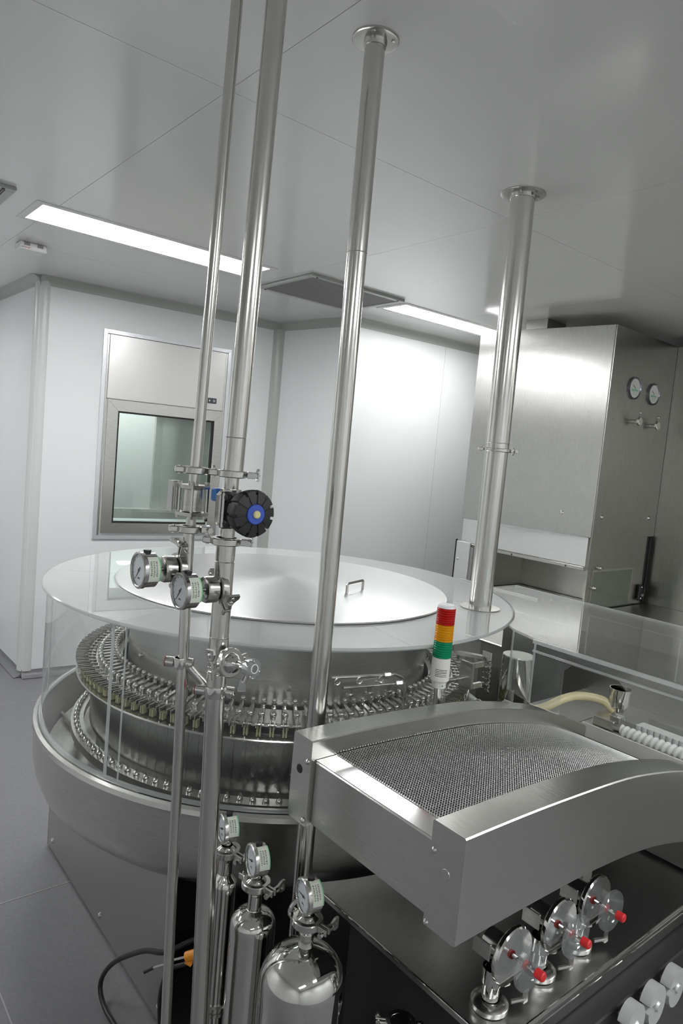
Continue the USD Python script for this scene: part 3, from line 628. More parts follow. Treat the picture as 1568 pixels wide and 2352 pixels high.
# ================================================================== PIPES, CLAMPS, GAUGES
def clamp(parent, c, axis, r, ear, m=FIT, h=.016, nut=1, eye_x=(0, 0, 0)):
    """three-part clamp ring with a hinge on one side and bolt with wing nut on the other; ear = direction of the bolt side"""
    c = np.array(c, float); u, v, a = frame(axis); e = np.array(ear, float); e -= a * (e @ a); e /= np.linalg.norm(e); s = np.cross(a, e)
    R = r + .0105
    k = put(parent, 'clamp_ring', [lathe([(r - .001, -h / 2), (R - .002, -h / 2), (R, -h / 2 + .002), (R, h / 2 - .002), (R - .002, h / 2), (r - .001, h / 2)], c, axis, 32)], m)
    q = c + e * (R + .011)
    lug = [basis(bx(-.013, .013, -.0085, -.0025, -h / 2 + .001, h / 2 - .001, .001), q, e, s, a), basis(bx(-.013, .013, .0025, .0085, -h / 2 + .001, h / 2 - .001, .001), q, e, s, a)]
    put(k, 'bolt_lug', lug, m, False)
    q2 = c - e * (R + .008)
    put(k, 'hinge_lug', [basis(bx(-.010, .010, -.008, .008, -h / 2 + .001, h / 2 - .001, .002), q2, e, s, a), cy(q2 - a * (h / 2 + .002), q2 + a * (h / 2 + .002), .004, 8)], m, False)
    b = q + e * .006
    put(k, 'bolt', [cy(b - s * .022, b + s * .024, .0038, 8), cy(b - s * .024, b - s * .018, .0065, 6)], m)
    eye = Polygon([(-.0065, 0), (.0065, 0), (.0075, .008), (.0135, .020), (.0125, .030), (-.0125, .030), (-.0135, .020), (-.0075, .008)]).buffer(.001).difference(Point(0, .0205).buffer(.0066, 12))
    w = s * nut; q3 = b + w * .010
    ex = a if np.linalg.norm(eye_x) < .1 else np.asarray(eye_x, float)
    put(k, 'wing_nut', [cy(b + w * .008, b + w * .018, .0078, 10), basis(slab(eye, -.003, .003), q3 + w * .004, ex, w, np.cross(ex, w))], m)
    return k

def flange(parent, c, r0, R, up=False):
    d = -1 if not up else 1
    put(parent, 'ceiling_flange' if not up else 'foot_flange', lathe([(r0, 0), (R, 0), (R, .004 * d), (R - .004, .006 * d), (r0 + .004, .006 * d), (r0 + .002, .02 * d), (r0, .021 * d)], c, (0, 0, 1), 40), FIT)

def seg(parent, name, a, b, r, m=PIPE, n=28): return put(parent, name, cy(a, b, r, n), m, 40)
def rings(parent, a, b, r, ts):
    a, b = np.array(a), np.array(b)
    for t in ts: put(parent, 'weld_ring', ring(a + (b - a) * t, b - a, r + .0001, .0012, 28, 6), PIPE)

# pipe 1, thin, with ball valve
p1 = thing('thin_pipe', 'thinnest steel pipe, leftmost of the four, with ball valve and a gauge', 'pipe', (.764, 1.40, 0))
a1, b1 = np.array([.7545, 1.4075, H]), np.array([.7402, 1.4198, 1.732])
seg(p1, 'upper_pipe', a1, b1, .0128)
c1, d1 = np.array([.7365, 1.4232, 1.590]), np.array([.764, 1.40, 0.0])
seg(p1, 'lower_pipe', c1, d1, .0125)
flange(p1, (.7545, 1.4075, H), .0128, .035)
EAR, EAR1 = np.array([.77, -.63, 0]), np.array([.94, -.34, 0])
clamp(p1, b1 - (0, 0, .003), (0, 0, 1), .0175, EAR1)
clamp(p1, c1 + (0, 0, .004), (0, 0, 1), .0175, EAR1)
m1 = np.array([.7385, 1.4215, 1.661])
bv = thing('ball_valve', 'three-piece steel ball valve in the thin pipe with light blue lever', 'valve', m1)
put(bv, 'neck', cy(m1 - (0, 0, .064), m1 + (0, 0, .064), .0115, 20), FIT)
put(bv, 'body', lathe([(.012, -.027), (.022, -.026), (.0235, -.022), (.0235, .022), (.022, .026), (.012, .027)], m1, n=28), SAT)
for s in (-1, 1):
    oct_ = Polygon([(.030 * math.cos(a) * (1.15 if k % 2 else 1.0), .030 * math.sin(a) * (1.15 if k % 2 else 1.0)) for k, a in enumerate(np.arange(8) * pi / 4 + .25)]).buffer(.003)
    m0 = slab(oct_, -.004, .004); m0.apply_translation(m1 + (0, 0, s * .031)); put(bv, 'flange_plate', m0, FIT)
for a in np.arange(4) * pi / 2 + .25 + pi / 4:
    q = m1 + .0305 * np.array([math.cos(a), math.sin(a), 0]); put(bv, 'tie_bolt', [cy(q - (0, 0, .042), q + (0, 0, .042), .0032, 8), cy(q + (0, 0, .035), q + (0, 0, .042), .0062, 6), cy(q - (0, 0, .042), q - (0, 0, .035), .0062, 6)], FIT)
br = m1 + np.array([-.038, .030, .006])
put(bv, 'lever_bracket', [bx(br[0] - .004, br[0], br[1] - .012, br[1] + .012, br[2] - .035, br[2] + .035), bx(br[0], br[0] + .018, br[1] - .012, br[1] + .012, br[2] + .031, br[2] + .035), cy(br + (.012, 0, -.03), br + (.012, 0, .03), .0045, 10)], FIT, False)
put(bv, 'lever', bx(m1[0] + .036, m1[0] + .062, m1[1] - .036, m1[1] - .016, m1[2] + .002, m1[2] + .031, .003), LBLUE, label='light blue lever sleeve')
put(bv, 'stamped_text', [text(s, .0032, m1 + np.array([-.0138, -.0191, z]), (.81, -.586, 0), (0, 0, 1), .0004) for s, z in (('304', .006), ('DN20', .001), ('1000', -.004))], JOINT, False)

# pipe 2, thick, with diaphragm hand valve
p2 = thing('thick_pipe', 'thick steel pipe, second from left, with black handwheel valve and sampling tap', 'pipe', (.822, 1.334, 0))
a2, b2 = np.array([.8130, 1.3430, H]), np.array([.7992, 1.3545, 1.735])
seg(p2, 'upper_pipe', a2, b2, .0228)
c2, d2 = np.array([.7962, 1.3567, 1.572]), np.array([.822, 1.334, 0.0])
cm = np.array([.7968, 1.3562, 1.22])
seg(p2, 'lower_pipe', c2, cm, .0225); seg(p2, 'lower_pipe', cm, d2, .0224)
flange(p2, (.8130, 1.3430, H), .0228, .05)
rings(p2, c2, cm, .0225, (.12, .62, .86)); rings(p2, a2, b2, .0228, (.93,))
clamp(p2, b2 - (0, 0, .006), (0, 0, 1), .0245, EAR)
clamp(p2, c2 + (0, 0, .004), (0, 0, 1), .0245, EAR)
m2 = np.array([.7975, 1.3555, 1.648])
hv = thing('handwheel_valve', 'steel valve in the thick pipe with black knobbed handwheel, blue disc and cream button', 'valve', m2)
put(hv, 'neck', [lathe([(.0165, -.075), (.0165, .078)], m2, n=24), lathe([(.0165, .036), (.024, .040), (.024, .046), (.0165, .047)], m2, n=24)], FIT)
put(hv, 'body', bx(m2[0] - .030, m2[0] + .030, m2[1] - .012, m2[1] + .020, m2[2] - .038, m2[2] + .040, .008), SAT)
put(hv, 'bonnet_plate', bx(m2[0] - .032, m2[0] + .032, m2[1] - .024, m2[1] - .016, m2[2] - .041, m2[2] + .042, .004), FIT)
put(hv, 'seal_plate', bx(m2[0] - .031, m2[0] + .031, m2[1] - .0158, m2[1] - .0122, m2[2] - .040, m2[2] + .041, .002), BLACK)
for s in np.ndindex(2, 2):
    q = m2 + np.array([(-.021, .021)[s[0]], -.024, (-.028, .030)[s[1]]]); put(hv, 'cap_nut', [cy(q, q + (0, -.010, 0), .010, 14, b=.002), ball(q + (0, -.010, 0), .009, 1)], BLACK)
w0 = m2 + np.array([.004, -.056, .002])
put(hv, 'spindle', cy(m2 + (0, -.024, .002), w0, .012, 16), FIT)
def lobed(r, n, amp):
    out = []
    for a in np.linspace(0, 2 * pi, 240, endpoint=False):
        ph = (a * n / (2 * pi)) % 1; out.append((r * (1 - amp * (1 if ph > .86 else 0)) * math.cos(a), r * (1 - amp * (1 if ph > .86 else 0)) * math.sin(a)))
    return Polygon(out)
XW, YW, ZW = np.array([1., 0, 0]), np.array([0, 0, 1.]), np.array([0, -1., 0])
wl = lathe([(.012, 0), (.034, .002), (.042, .006), (.0445, .014), (.0455, .036), (.042, .043), (.030, .0455), (0, .0455)], w0, ZW, 60)
wheel = put(hv, 'handwheel', wl, WHEELM, 30)
for k in range(11):
    a = k * 2 * pi / 11 + .1; rr = .0452
    sect = [(rr * math.cos(a + s), rr * math.sin(a + s), z, f) for s in (-.2, .2) for z, f in ((.010, 1.0), (.040, .98))]
    pts = []
    for s in (-.215, -.1, .1, .215):
        for z, ro in ((.006, .0465), (.018, .0500), (.036, .0525), (.0435, .0495)):
            pts.append((ro * math.cos(a + s), ro * math.sin(a + s), z))
        for z, ro in ((.006, .040), (.0485, .024)): pts.append((ro * math.cos(a + s), ro * math.sin(a + s), z))
    m0 = basis(trimesh.convex.convex_hull(np.array(pts)), w0, XW, YW, ZW); m0.fix_normals()
    put(wheel, 'grip_lobe', m0, WHEELM, 35)
put(hv, 'blue_disc', lathe([(0, .051), (.0205, .051), (.022, .0495), (.022, .0455)], w0, ZW, 32), BLUE)
put(hv, 'cream_button', lathe([(0, .0575), (.006, .057), (.0085, .0545), (.0085, .0505)], w0, ZW, 24), CREAM)

# bracket joining the two pipes
bk = thing('pipe_bracket', 'polished bracket clamped between thin and thick pipe with red lined ends', 'bracket', (.737, 1.423, 1.28))
q1, q2 = np.array([.7372, 1.4228, 1.281]), np.array([.7972, 1.3558, 1.226])
put(bk, 'collar', lathe([(.0125, -.012), (.0155, -.012), (.0165, -.010), (.0165, .010), (.0155, .012), (.0125, .012)], q1, n=24), TANKS)
put(bk, 'collar', lathe([(.0225, -.0125), (.0255, -.0125), (.0265, -.010), (.0265, .010), (.0255, .0125), (.0225, .0125)], q2, n=28), TANKS)
for q, e, L in ((q1, -EAR, .034), (q1, EAR, .030), (q2, -EAR, .047), (q2, EAR, .044)):
    e = e / np.linalg.norm(e); r0 = .014 if q is q1 else .024
    eb = put(bk, 'end_block', cy(q + e * r0, q + e * L, .0125, 18, b=.001), TANKS)
    s_ = np.cross(e, (0, 0, 1)); b0 = q + e * (L - .010) - (0, 0, .004)
    put(eb, 'socket_screw', lathe([(.003, .007), (.003, .004)], b0 + s_ * .010, s_, 12), DARK)
    put(eb, 'screw_boss', cy(b0 + s_ * .010, b0 + s_ * .016, .0055, 12), TANKS)
    if e @ EAR < 0: put(eb, 'red_liner', lathe([(0, .0012), (.0122, .0012), (.0122, 0)], q + e * L, e, 18), REDR)
put(bk, 'tie_rod', cy(q1 + (.010, -.016, -.004), q2 + (-.012, .026, .006), .0085, 16), TANKS)

# pipe 3 and 4
p3 = thing('middle_pipe', 'plain tall steel pipe from a ceiling flange down behind the conveyor, third from left', 'pipe', (1.127, 1.385, 0))
seg(p3, 'pipe', (1.1255, 1.3865, H), (1.127, 1.385, 0), .0252)
flange(p3, (1.1255, 1.3865, H), .0252, .058)
for a in (-2.4, -.9, .6): put(p3, 'flange_screw', lathe([(0, -.010), (.005, -.009), (.006, -.005)], (1.1255 + .045 * math.cos(a), 1.3865 + .045 * math.sin(a), H), n=10), FIT)
rings(p3, (1.1255, 1.3865, H), (1.127, 1.385, 0), .0252, (.182,))
p4 = thing('exhaust_pipe', 'thickest steel pipe, rightmost, standing on the clear hood with a clamp halfway', 'pipe', (2.139, 1.682, 1.245))
seg(p4, 'upper_pipe', (2.136, 1.685, H), (2.139, 1.682, 1.866), .0445, n=40); seg(p4, 'lower_pipe', (2.139, 1.682, 1.852), (2.139, 1.682, 1.2455), .0435, n=40)
flange(p4, (2.136, 1.685, H), .0445, .082)
for a in (-2.6, -1.6, -.6): put(p4, 'flange_weld', bx(2.136 + .058 * math.cos(a) - .008, 2.136 + .058 * math.cos(a) + .008, 1.685 + .058 * math.sin(a) - .003, 1.685 + .058 * math.sin(a) + .003, H - .014, H - .006, .002), FIT)
put(p4, 'foot_flange', lathe([(.0435, 1.2452), (.078, 1.2452), (.078, 1.2475), (.0435, 1.2480)], (2.139, 1.682, 0), n=40), FIT)
clamp(p4, (2.139, 1.682, 1.859), (0, 0, 1), .0435, (.77, -.63, 0), h=.014)
put(p4, 'weld_ring', ring((2.139, 1.682, 1.885), (0, 0, 1), .0446, .0014, 40, 6), PIPE)

# ------------------------------------------------------------------ pressure gauges
def gauge(name_label, c, n, R=.040, depth=.036, needle=225, stem='back', label_paper=True, stem_len=.02, group=None):
    """c: centre of the face, n: unit vector out of the face"""
    c = np.array(c, float); n = np.array(n, float) / np.linalg.norm(n); Y = np.array([0, 0, 1.0]); X = np.cross(Y, n); X /= np.linalg.norm(X)
    t = thing('pressure_gauge', name_label, 'gauge', c - n * depth - (0, 0, R), group)
    put(t, 'case', lathe([(0, -depth), (R - .004, -depth), (R - .001, -depth + .003), (R - .001, -.004), (R - .004, -.003), (0, -.003)], c, n, 40), FIT)
    put(t, 'bezel', lathe([(R - .0055, -.001), (R - .0055, .0015), (R - .004, .0030), (R - .001, .0028), (R + .0012, .0005), (R + .0012, -.0075), (R - .001, -.009)], c, n, 44), FIT)
    dial = put(t, 'dial', lathe([(0, .0), (R - .0055, .0)], c - n * .0022, n, 40), DIAL)
    tk = []
    for k in range(0, 271, 27):
        a = math.radians(225 - k); tk.append(basis(bx(R - .011, R - .0075, -.0005, .0005, .0001, .0005), c - n * .0022, X * math.cos(a) + Y * math.sin(a), -X * math.sin(a) + Y * math.cos(a), n))
    put(dial, 'scale_marks', tk, INK, False)
    put(dial, 'unit_mark', [text('MPa', .0042, c - n * .0020 - Y * R * .45, X, Y, .0003)], INK, False)
    a = math.radians(needle); dx = X * math.cos(a) + Y * math.sin(a); dy = np.cross(n, dx)
    put(t, 'needle', [basis(hull((-.009, -.0016, 0), (-.009, .0016, 0), (.0, -.0022, 0), (.0, .0022, 0), (R - .012, -.0003, 0), (R - .012, .0003, 0), (-.009, -.0016, .0006), (-.009, .0016, .0006), (R - .012, 0, .0006)), c - n * .0012, dx, dy, n), lathe([(0, .0018), (.003, .0014), (.0032, 0)], c - n * .0012, n, 12)], INK, False)
    put(t, 'glass', lathe([(0, .0), (R - .0055, .0)], c + n * .0008, n, 32), acr_glass)
    if label_paper:
        # paper sticker wrapped round the side of the case that faces the camera, with hand written marks and a green border
        side = math.atan2((CAM - c) @ Y, (CAM - c) @ X)
        def patch(a0, a1, z0, z1, rr, m, nm, par):
            A_ = np.linspace(a0, a1, 14); V, F = [], []
            for a_ in A_:
                d = X * math.cos(a_) + Y * math.sin(a_); V += [c + n * z0 + d * rr, c + n * z1 + d * rr]
            for i in range(13): F += [(2 * i, 2 * i + 1, 2 * i + 3), (2 * i, 2 * i + 3, 2 * i + 2)]
            return put(par, nm, T(np.array(V), F, process=False), m, True)
        a0, a1 = side - .75, side + .75
        lb = patch(a0, a1, -.033, -.0085, R - .0002, PAPER, 'sticker', t)
        patch(a0, a1, -.0355, -.033, R + .0001, GREEN, 'sticker_border', lb)
        marks = []; rr_ = random.Random(int(abs(c[0]) * 1e4))
        for row in range(3):
            a_ = side + .42
            while a_ > side - .42:
                L = rr_.uniform(.02, .06); z = -.0135 - row * .0062; d = X * math.cos(a_) + Y * math.sin(a_)
                tang = -X * math.sin(a_) + Y * math.cos(a_); hh = rr_.uniform(.0012, .0024)
                marks.append(basis(bx(-L * R * .5, L * R * .5, -.0004, .0004, 0, .0002), c + n * (z + rr_.uniform(-.001, .001)) + d * (R + .0001), tang * .8 + n * .6, n * .8 - tang * .6, d))
                marks.append(basis(bx(-hh, hh, -.0004, .0004, 0, .0002), c + n * z + d * (R + .0001), n, -tang, d)); a_ -= L + .03
        put(lb, 'writing', marks, INK, False)
        put(t, 'filler_plug', [cy(c - n * .018 + Y * (R - .002), c - n * .018 + Y * (R + .005), .0085, 14)], BLACK)
    if stem == 'back':
        put(t, 'stem', cy(c - n * depth, c - n * (depth + stem_len), .0055, 12), FIT)
    else:
        q = c - n * .018 - Y * (R - .002); put(t, 'stem', [cy(q, q - Y * .010, .0075, 6), cy(q - Y * .010, q - Y * stem_len, .0105, 16)], FIT)
    return t
acr_glass = acrylic('gauge_glass', 0.0, (0.97, 0.98, 0.98), 0.0, 0.05)
NX = np.array([-1.0, 0, 0])
# gauge on the thick pipe (nearer) and on the thin pipe
gauge('pressure gauge with paper sticker on the thick pipe, lower of the upper pair', (.690, 1.359, 1.466), NX, needle=232, stem_len=.018)
gauge('pressure gauge with paper sticker on the thin pipe, leftmost of the upper pair', (.622, 1.4255, 1.503), NX, needle=232, stem_len=.018)
def seal(c, label, pipe_x, ear):
    # diaphragm seal + clamp between the gauge stem and the tee on the pipe; axis along x
    x, y, z = c
    t = thing('diaphragm_seal', label, 'fitting', (x, y, z - .03))
    put(t, 'housing', lathe([(.0, 0), (.020, 0), (.028, .004), (.0305, .010), (.0305, .030), (.027, .034), (.020, .036)], (x, y, z), (1, 0, 0), 32), FIT)
    clamp(t, (x + .044, y, z), (1, 0, 0), .026, ear, h=.017, nut=-1)
    put(t, 'tee_stub', lathe([(.0, .03), (.0235, .031), (.0235, .050), (.016, .056), (.016, pipe_x - x)], (x, y, z), (1, 0, 0), 24), FIT)
seal((.744, 1.359, 1.466), 'round steel seal between the thick pipe and its gauge', .775, (0, -.75, -.65))
seal((.672, 1.4255, 1.503), 'round steel seal between the thin pipe and its gauge', .725, (0, -.35, .95))
# sampling tap on the thick pipe
st = np.array([.797, 1.356, 1.300]); ax = np.array([.16, -.98, .10]); ax /= np.linalg.norm(ax)
sv = thing('sampling_tap', 'polished sampling tap with clear plastic cap on the thick pipe', 'tap', st + ax * .02)
q = st + ax * .022; u_, v_, a_ = frame(ax)
clamp(sv, st + ax * .043, ax, .0235, (-.77, .5, -.15), h=.013, nut=-1)
put(sv, 'pipe_stub', lathe([(.0165, -.006), (.0165, .012), (.0235, .016)], q - ax * .004, ax, 24), TANKS)
put(sv, 'bonnet', lathe([(.0235, .022), (.0235, .029), (.0205, .037), (.0150, .044), (.0095, .049), (.0085, .053), (.0085, .070)], q, ax, 32), TANKS)
put(sv, 'spindle_nut', [cy(q + ax * .066, q + ax * .078, .012, 6), cy(q + ax * .078, q + ax * .096, .0175, 24, b=.003)], TANKS)
cp = q + ax * .098
put(sv, 'clear_cap', lathe([(.0205, -.016), (.0215, -.004), (.021, .004), (.017, .007), (.015, .005), (.010, .005), (.008, .007), (0, .007)], cp, ax, 28), CLEARC)
put(sv, 'cap_ring', ring(cp + ax * .0065, ax, .0095, .0012, 24, 6), WHITE)
put(sv, 'outlet', [cy(q + ax * .085 + (0, 0, -.012), q + ax * .078 + (-.004, 0, -.034), .006, 10)], TANKS)
o_ = q + ax * .076 + np.array([-.006, 0, -.034]); put(sv, 'outlet_tab', hull(o_ + (-.005, -.003, .004), o_ + (.006, -.003, .004), o_ + (-.010, -.003, -.020), o_ + (.008, -.003, -.022), o_ + (-.005, .003, .004), o_ + (.006, .003, .004), o_ + (-.010, .003, -.020), o_ + (.008, .003, -.022)), CLEARC)

# ------------------------------------------------------------------ polished filter housings standing on the floor
def housing(x, y, r, ztop, zsh, zg, label, glabel, needle, big=False, foot=None):
    t = thing('filter_housing', label, 'filter housing', (x, y, 0))
    h = ztop - zsh; pr = [(0, .0), (r, .0), (r, zsh - h * .2)]
    for a in np.linspace(0, pi / 2, 10)[1:]: pr.append((r * math.cos(a) * (1 if a < 1.5 else 1), zsh + h * math.sin(a)) if r * math.cos(a) > .018 else (.018, ztop))
    put(t, 'shell', lathe(pr, (x, y, 0), n=56), TANKS, 50)
    zc = zg - .062
    put(t, 'neck', lathe([(.0175, ztop - .004), (.0175, zc - .03), (.020, zc - .022), (.0255, zc - .008), (.0255, zc + .008), (.018, zc + .014), (.0145, zc + .016), (.0145, zg - .052)], (x, y, 0), n=28), TANKS)
    clamp(t, (x, y, zc), (0, 0, 1), .0255, (.25, -.97, 0), h=.017, eye_x=(0, 0, -1))
    if big:
        put(t, 'rear_port', [ring((x + .004, y + .03, zc + .012), (.2, 1, .2), .030, .006, 32, 8)], TANKS)
    if foot: 
        put(t, 'band_clamp', [lathe([(r, foot - .014), (r + .008, foot - .012), (r + .008, foot - .002), (r + .003, foot), (r + .008, foot + .002), (r + .008, foot + .012), (r, foot + .014)], (x, y, 0), n=40), bx(x - r - .03, x - r - .006, y - .006, y + .006, foot - .008, foot + .008, .002)], FIT)
    gn = np.array([-.975, .22, 0]); gauge(glabel, np.array([x, y, zg]) + gn * .018, gn, .0395 if r > .05 else .036, needle=needle, stem='bottom', stem_len=.050)
housing(.963, 1.150, .101, .664, .572, .786, 'wide polished filter housing with bulging dome, nearest the camera', 'pressure gauge on the wide domed filter housing, lowest in the photo', 185, True)
housing(.936, 1.328, .0565, .660, .618, .785, 'medium polished filter housing between the wide and the thin one', 'pressure gauge on the medium filter housing', 200)
housing(.920, 1.449, .035, .690, .655, .812, 'thin polished filter housing half hidden by the thick pipe', 'pressure gauge half hidden behind the thick pipe', 205, foot=.330)
# small clamped stub beside the bench
sb = thing('capped_stub', 'small clamped steel stub at the bottom edge beside the bench', 'fitting', (1.187, 1.035, 0))
put(sb, 'pipe', cy((1.187, 1.035, 0), (1.187, 1.035, .445), .020, 20), FIT)
put(sb, 'cap', lathe([(0, .449), (.024, .449), (.026, .446), (.026, .440)], (1.187, 1.035, 0), n=28), TANKS)
clamp(sb, (1.187, 1.035, .442), (0, 0, 1), .027, (-.75, .62, 0))
# orange connector, probe and black cables by the base opening
pr_ = thing('probe', 'orange connector with thin steel probe sticking out between the pipes', 'probe', (.885, 1.54, .36))
put(pr_, 'connector', [cy((.878, 1.546, .409), (.905, 1.523, .425), .013, 12, b=.002), cy((.880, 1.544, .400), (.892, 1.534, .392), .009, 10)], ORANGE)
put(pr_, 'pin', cy((.842, 1.576, .392), (.879, 1.545, .410), .0035, 10), FIT)
pr2 = thing('cable_tip', 'loose black cable end with short metal tip in front of the base panel', 'cable', (.81, 1.60, .35))
put(pr2, 'metal_tip', cy((.812, 1.601, .369), (.838, 1.578, .385), .0035, 10), FIT)
put(pr2, 'sleeve', cy((.795, 1.616, .354), (.813, 1.600, .370), .0045, 10), BLACK)
put(None, 'black_cable', tube(smooth_path([(1.00, 1.60, .40), (.93, 1.62, .385), (.868, 1.64, .366), (.853, 1.73, .318), (.848, 1.825, .245), (.840, 1.915, .165), (.832, 1.972, .090), (.826, 1.978, .036), (.824, 1.925, .0095), (.826, 1.84, .0085), (.84, 1.60, .0085)], 8), .0075, 12), BLACK, label='thick black cable looping out of the machine base to the floor', cat='cable')
put(None, 'black_cable', tube(smooth_path([(1.00, 1.58, .42), (.93, 1.53, .40), (.885, 1.55, .385), (.86, 1.60, .34), (.87, 1.66, .22), (.90, 1.70, .05), (.90, 1.71, .009)], 8), .006, 10), BLACK, label='black cable drooping under the orange connector between the two left pipes', cat='cable')

# ------------------------------------------------------------------ signal tower
tw = thing('signal_tower', 'signal tower with red, amber and green lenses behind the conveyor', 'signal light', (1.570, 1.357, .93))
def zt(*zs): return zs
X0, Y0 = 1.570, 1.357
def band(z0, z1, m, name, r=.0268):
    pr = [(.0, z0)]; n = 7
    for k in range(n):
        a, b = z0 + (z1 - z0) * k / n, z0 + (z1 - z0) * (k + 1) / n; pr += [(r, a), (r + .0012, a + .001), (r + .0012, b - .0025), (r - .0004, b - .0012)]
    pr += [(r, z1), (0, z1)]; put(tw, name, lathe(pr, (X0, Y0, 0), n=36), m, 25)
band(1.313, 1.363, RLENS, 'red_lens'); band(1.262, 1.3125, YLENS, 'amber_lens'); band(1.212, 1.2615, GLENS, 'green_lens')
put(tw, 'cap', lathe([(0, 1.3725), (.022, 1.3725), (.0255, 1.370), (.027, 1.366), (.0275, 1.3635), (0, 1.3635)], (X0, Y0, 0), n=36), WHITE)
bd = put(tw, 'housing', lathe([(0, 1.2115), (.0275, 1.2115), (.0285, 1.18), (.0285, 1.142), (.026, 1.138), (.021, 1.136), (.021, 1.118), (0, 1.118)], (X0, Y0, 0), n=36), IVORY)
for k in range(5):
    z = 1.158 + k * .005; sl = lathe([(.0284, z - .0007), (.0288, z - .0007), (.0288, z + .0007), (.0284, z + .0007)], (X0, Y0, 0), n=20, close=True, a0=math.radians(-170), a1=math.radians(-95)); put(bd, 'sound_slot', sl, INK, False)
put(bd, 'screw', lathe([(0, .001), (.0018, .001), (.002, 0)], (X0 + .021 * math.cos(-1.9), Y0 + .021 * math.sin(-1.9), 1.127), (math.cos(-1.9), math.sin(-1.9), 0), 10), DARK)
put(tw, 'pole', cy((X0, Y0, .93), (X0, Y0, 1.12), .0125, 20), PIPE)
put(tw, 'clear_sleeve', lathe([(.024, .93), (.024, 1.134)], (X0, Y0, 0), n=28), ACR)
put(tw, 'pole_foot', bx(X0 - .03, X0 + .03, Y0 - .028, Y0 + .028, .915, .93, .002), FIT)
put(tw, 'pole_bracket', bx(X0 - .02, X0 + .02, Y0 - .0285, Y0 + .001, .60, .915), SAT, False)

# ================================================================== FILTER CABINET and steel wall at the right
fc = thing('filter_cabinet', 'tall brushed steel fan filter cabinet hanging above the tunnel entry', 'cabinet', (4.35, 2.8, 1.40))
FLc, FRc, BRc, BLc = (3.867, 3.288), (4.004, 2.332), (4.842, 2.347), (4.842, 3.33)
shell = Polygon([FLc, FRc, BRc, BLc])
FCM = steel('cabinet_front_steel', (0.57, 0.565, 0.54), 0.27, 0.01, (60, 60, 3), 0.85, (.14, -.99, 0))
FCS = steel('cabinet_side_steel', (0.50, 0.49, 0.46), 0.30, 0.01, (60, 60, 3))
m0 = slab(shell.buffer(-.004), 1.405, 2.728); put(fc, 'shell', m0, SAT, False)
ev = np.array([FRc[0] - FLc[0], FRc[1] - FLc[1], 0]); Lf = np.linalg.norm(ev); ev /= Lf; nv = np.array([ev[1], -ev[0], 0]); nv = nv if nv[0] < 0 else -nv
put(fc, 'front_panel', basis(bx(0, Lf - .006, 1.400, 2.730, -.006, .004, .002), (*FLc, 0), ev, (0, 0, 1), nv), FCM)
put(fc, 'side_panel', hull((4.006, 2.330, 1.400), (4.006, 2.337, 1.400), (4.842, 2.345, 1.400), (4.842, 2.352, 1.400), (4.006, 2.330, 2.730), (4.006, 2.337, 2.730), (4.842, 2.345, 2.730), (4.842, 2.352, 2.730)), FCS, False)
put(fc, 'duct_stub', bx(3.99, 4.20, 2.83, 3.0, 2.728, 2.812), FCS, False)
for x, z in ((4.295, 2.376), (4.559, 2.368)):
    g = put(fc, 'pressure_dial', lathe([(0, -.004), (.060, -.004), (.062, .010), (.071, .016), (.073, .010), (.073, -.004)], (x, 2.330 + (x - 4.0) * .018, z), (0, -1, 0), 40), plain('dial_rim', (.25, .26, .28), .25, .8) if x < 4.4 else stage_rim)
    if x < 4.4: stage_rim = UsdShade.Material(stage.GetPrimAtPath('/World/Looks/dial_rim'))
    yy = 2.330 + (x - 4.0) * .018
    put(g, 'dial_face', lathe([(0, .0), (.061, .0)], (x, yy - .0105, z), (0, -1, 0), 36), WHITE)
    put(g, 'dial_sticker', bx(x - .012, x + .030, yy - .0125, yy - .011, z - .048, z - .018), PAPER, False)
    put(g, 'dial_band', bx(x - .04, x + .035, yy - .0118, yy - .0108, z - .020, z - .006), plain('dial_green', (.35, .6, .45), .6) if x < 4.4 else stage_green, False)
    if x < 4.4: stage_green = UsdShade.Material(stage.GetPrimAtPath('/World/Looks/dial_green'))
    put(g, 'dial_needle', basis(bx(-.004, .034, -.001, .001, 0, .001), (x, yy - .0125, z), (math.cos(2.6), 0, math.sin(2.6)), (-math.sin(2.6), 0, math.cos(2.6)), (0, -1, 0)), INK, False)
for x, z in ((4.331, 2.165), (4.584, 2.160)):
    yy = 2.330 + (x - 4.0) * .018
    k = put(fc, 'test_port', [cy((x, yy, z), (x, yy - .04, z), .014, 16), cy((x, yy - .04, z), (x, yy - .058, z), .026, 24, b=.002)], TANKS)
    put(k, 'wing_nut', [cy((x - .012, yy - .049, z + .028), (x - .002, yy - .049, z + .050), .005, 8), ball((x - .001, yy - .049, z + .056), .010, 1), cy((x - .024, yy - .049, z + .01), (x - .024, yy - .049, z - .01), .007, 8)], FIT)
for x, z in ((4.095, 1.532), (4.730, 1.530)):
    yy = 2.330 + (x - 4.0) * .018; put(fc, 'lock', lathe([(0, .010), (.009, .010), (.013, .006), (.016, 0)], (x, yy, z), (0, -1, 0), 16), FIT)
put(fc, 'lock', lathe([(0, .010), (.009, .010), (.013, .006), (.016, 0)], (3.973, 2.545, 1.536), nv, 16), FIT)
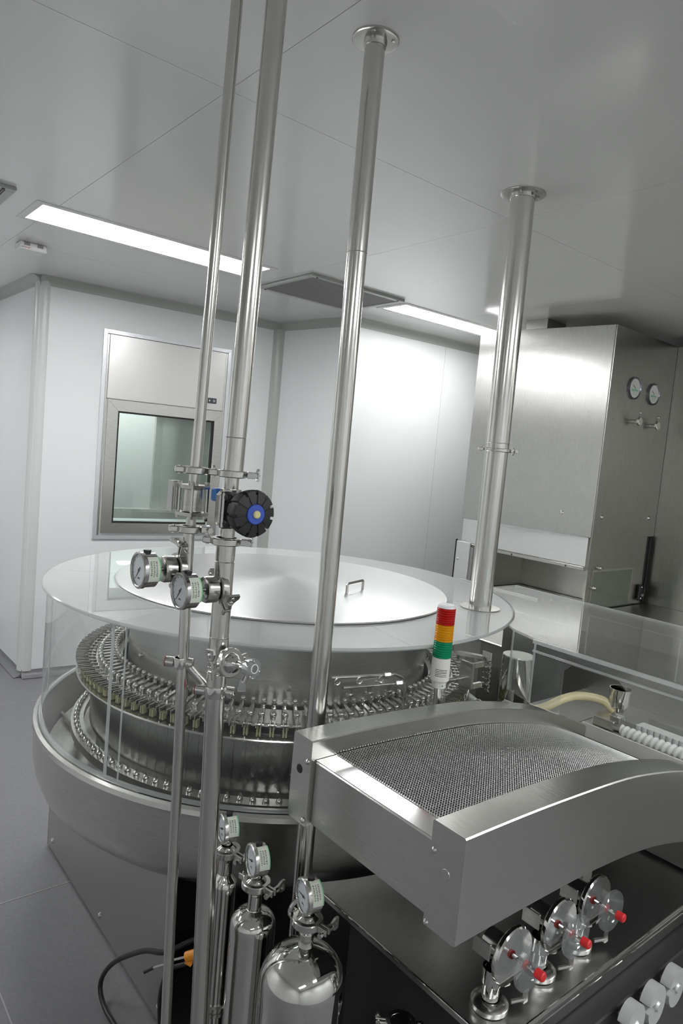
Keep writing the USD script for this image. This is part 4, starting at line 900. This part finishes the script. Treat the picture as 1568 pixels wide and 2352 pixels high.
# tunnel entry below the cabinet
te = thing('tunnel_entry', 'dark steel tunnel entry under the filter cabinet with pale strip above the opening', 'machine', (4.4, 2.8, 0))
put(te, 'pale_strip', bx(4.030, 4.045, 2.372, 3.41, 1.205, 1.398, .003), STRIP)
lip = put(te, 'strip_lip', bx(4.014, 4.045, 2.372, 3.41, 1.180, 1.204, .003), SAT)
for y in (2.50, 2.93, 3.30): put(lip, 'screw', lathe([(0, .004), (.005, .003), (.007, 0)], (4.014, y, 1.19), (-1, 0, 0), 10), DARK)
put(te, 'side_panel', bx(4.05, 4.79, 2.358, 2.370, .02, 1.396), FCS, False)
fr_ = [bx(4.10, 4.62, 2.350, 2.358, 1.17, 1.182), bx(4.10, 4.112, 2.350, 2.358, .95, 1.17), bx(4.608, 4.62, 2.350, 2.358, .95, 1.17)]
put(te, 'side_window', bx(4.11, 4.61, 2.354, 2.3575, .90, 1.172), GLASS, False); put(te, 'window_frame', fr_, SAT, False)
for q in ((4.14, 1.20), (4.10, 1.07)): put(te, 'hinge_knob', [cy((q[0], 2.357, q[1]), (q[0], 2.33, q[1]), .012, 12), ball((q[0], 2.327, q[1]), .014, 1)], FIT)
put(te, 'post', bx(3.985, 4.0, 3.285, 3.415, .5, 1.215, .002), STRIP)
put(te, 'post_seal', bx(3.983, 4.0, 3.417, 3.424, .5, 1.225), BLACK, False)
put(te, 'post_bolt', lathe([(0, .006), (.006, .006), (.010, 0)], (3.985, 3.39, 1.08), (-1, 0, 0), 12), FIT)
put(te, 'back_wall', bx(4.62, 4.63, 2.38, 3.40, .5, 1.39), FCS, False)
put(te, 'side_wall', bx(4.02, 4.63, 3.26, 3.28, .5, 1.20), SAT, False)
put(te, 'deck', bx(2.80, 4.6, 2.38, 3.25, .86, .88), SAT, False)
put(te, 'deck_side', bx(2.80, 4.03, 2.352, 2.375, .02, .88), FCS, False)
put(te, 'cross_bar', bx(3.9, 3.94, 2.6, 3.28, .93, .955, .003), SAT)
sw = struct('wall_steel', bx(4.845, 4.86, -2.1, 2.356, .02, 2.728), FCS, 'dull brushed steel panel wall to the right of the filter cabinet', 'wall', False)
put(sw, 'gap_strip', bx(4.80, 4.812, 2.345, 2.357, .3, 1.395), BLACK, False)
lt = thing('latch', 'black latch with steel pin on the steel side by the right edge', 'latch', (4.75, 2.35, 1.0))
put(lt, 'plate', bx(4.71, 4.765, 2.33, 2.357, .945, 1.055, .008), BLACK)
put(lt, 'pin', [cy((4.738, 2.33, .985), (4.738, 2.318, .985), .012, 14)], FIT)
for z in (.96, 1.04): put(lt, 'screw', lathe([(0, .004), (.005, .003), (.007, 0)], (4.738, 2.33, z), (0, -1, 0), 10), FIT)
sd = thing('steel_deck', 'dull steel deck and low housing behind the clear hood at the right edge', 'machine', (3.8, 1.2, 0))
put(sd, 'deck_top', bx(2.80, 4.84, .1, 2.34, .90, .915, .004), FCS)
put(sd, 'front_face', bx(2.80, 2.812, .1, 2.34, .02, .90), FCS, False)
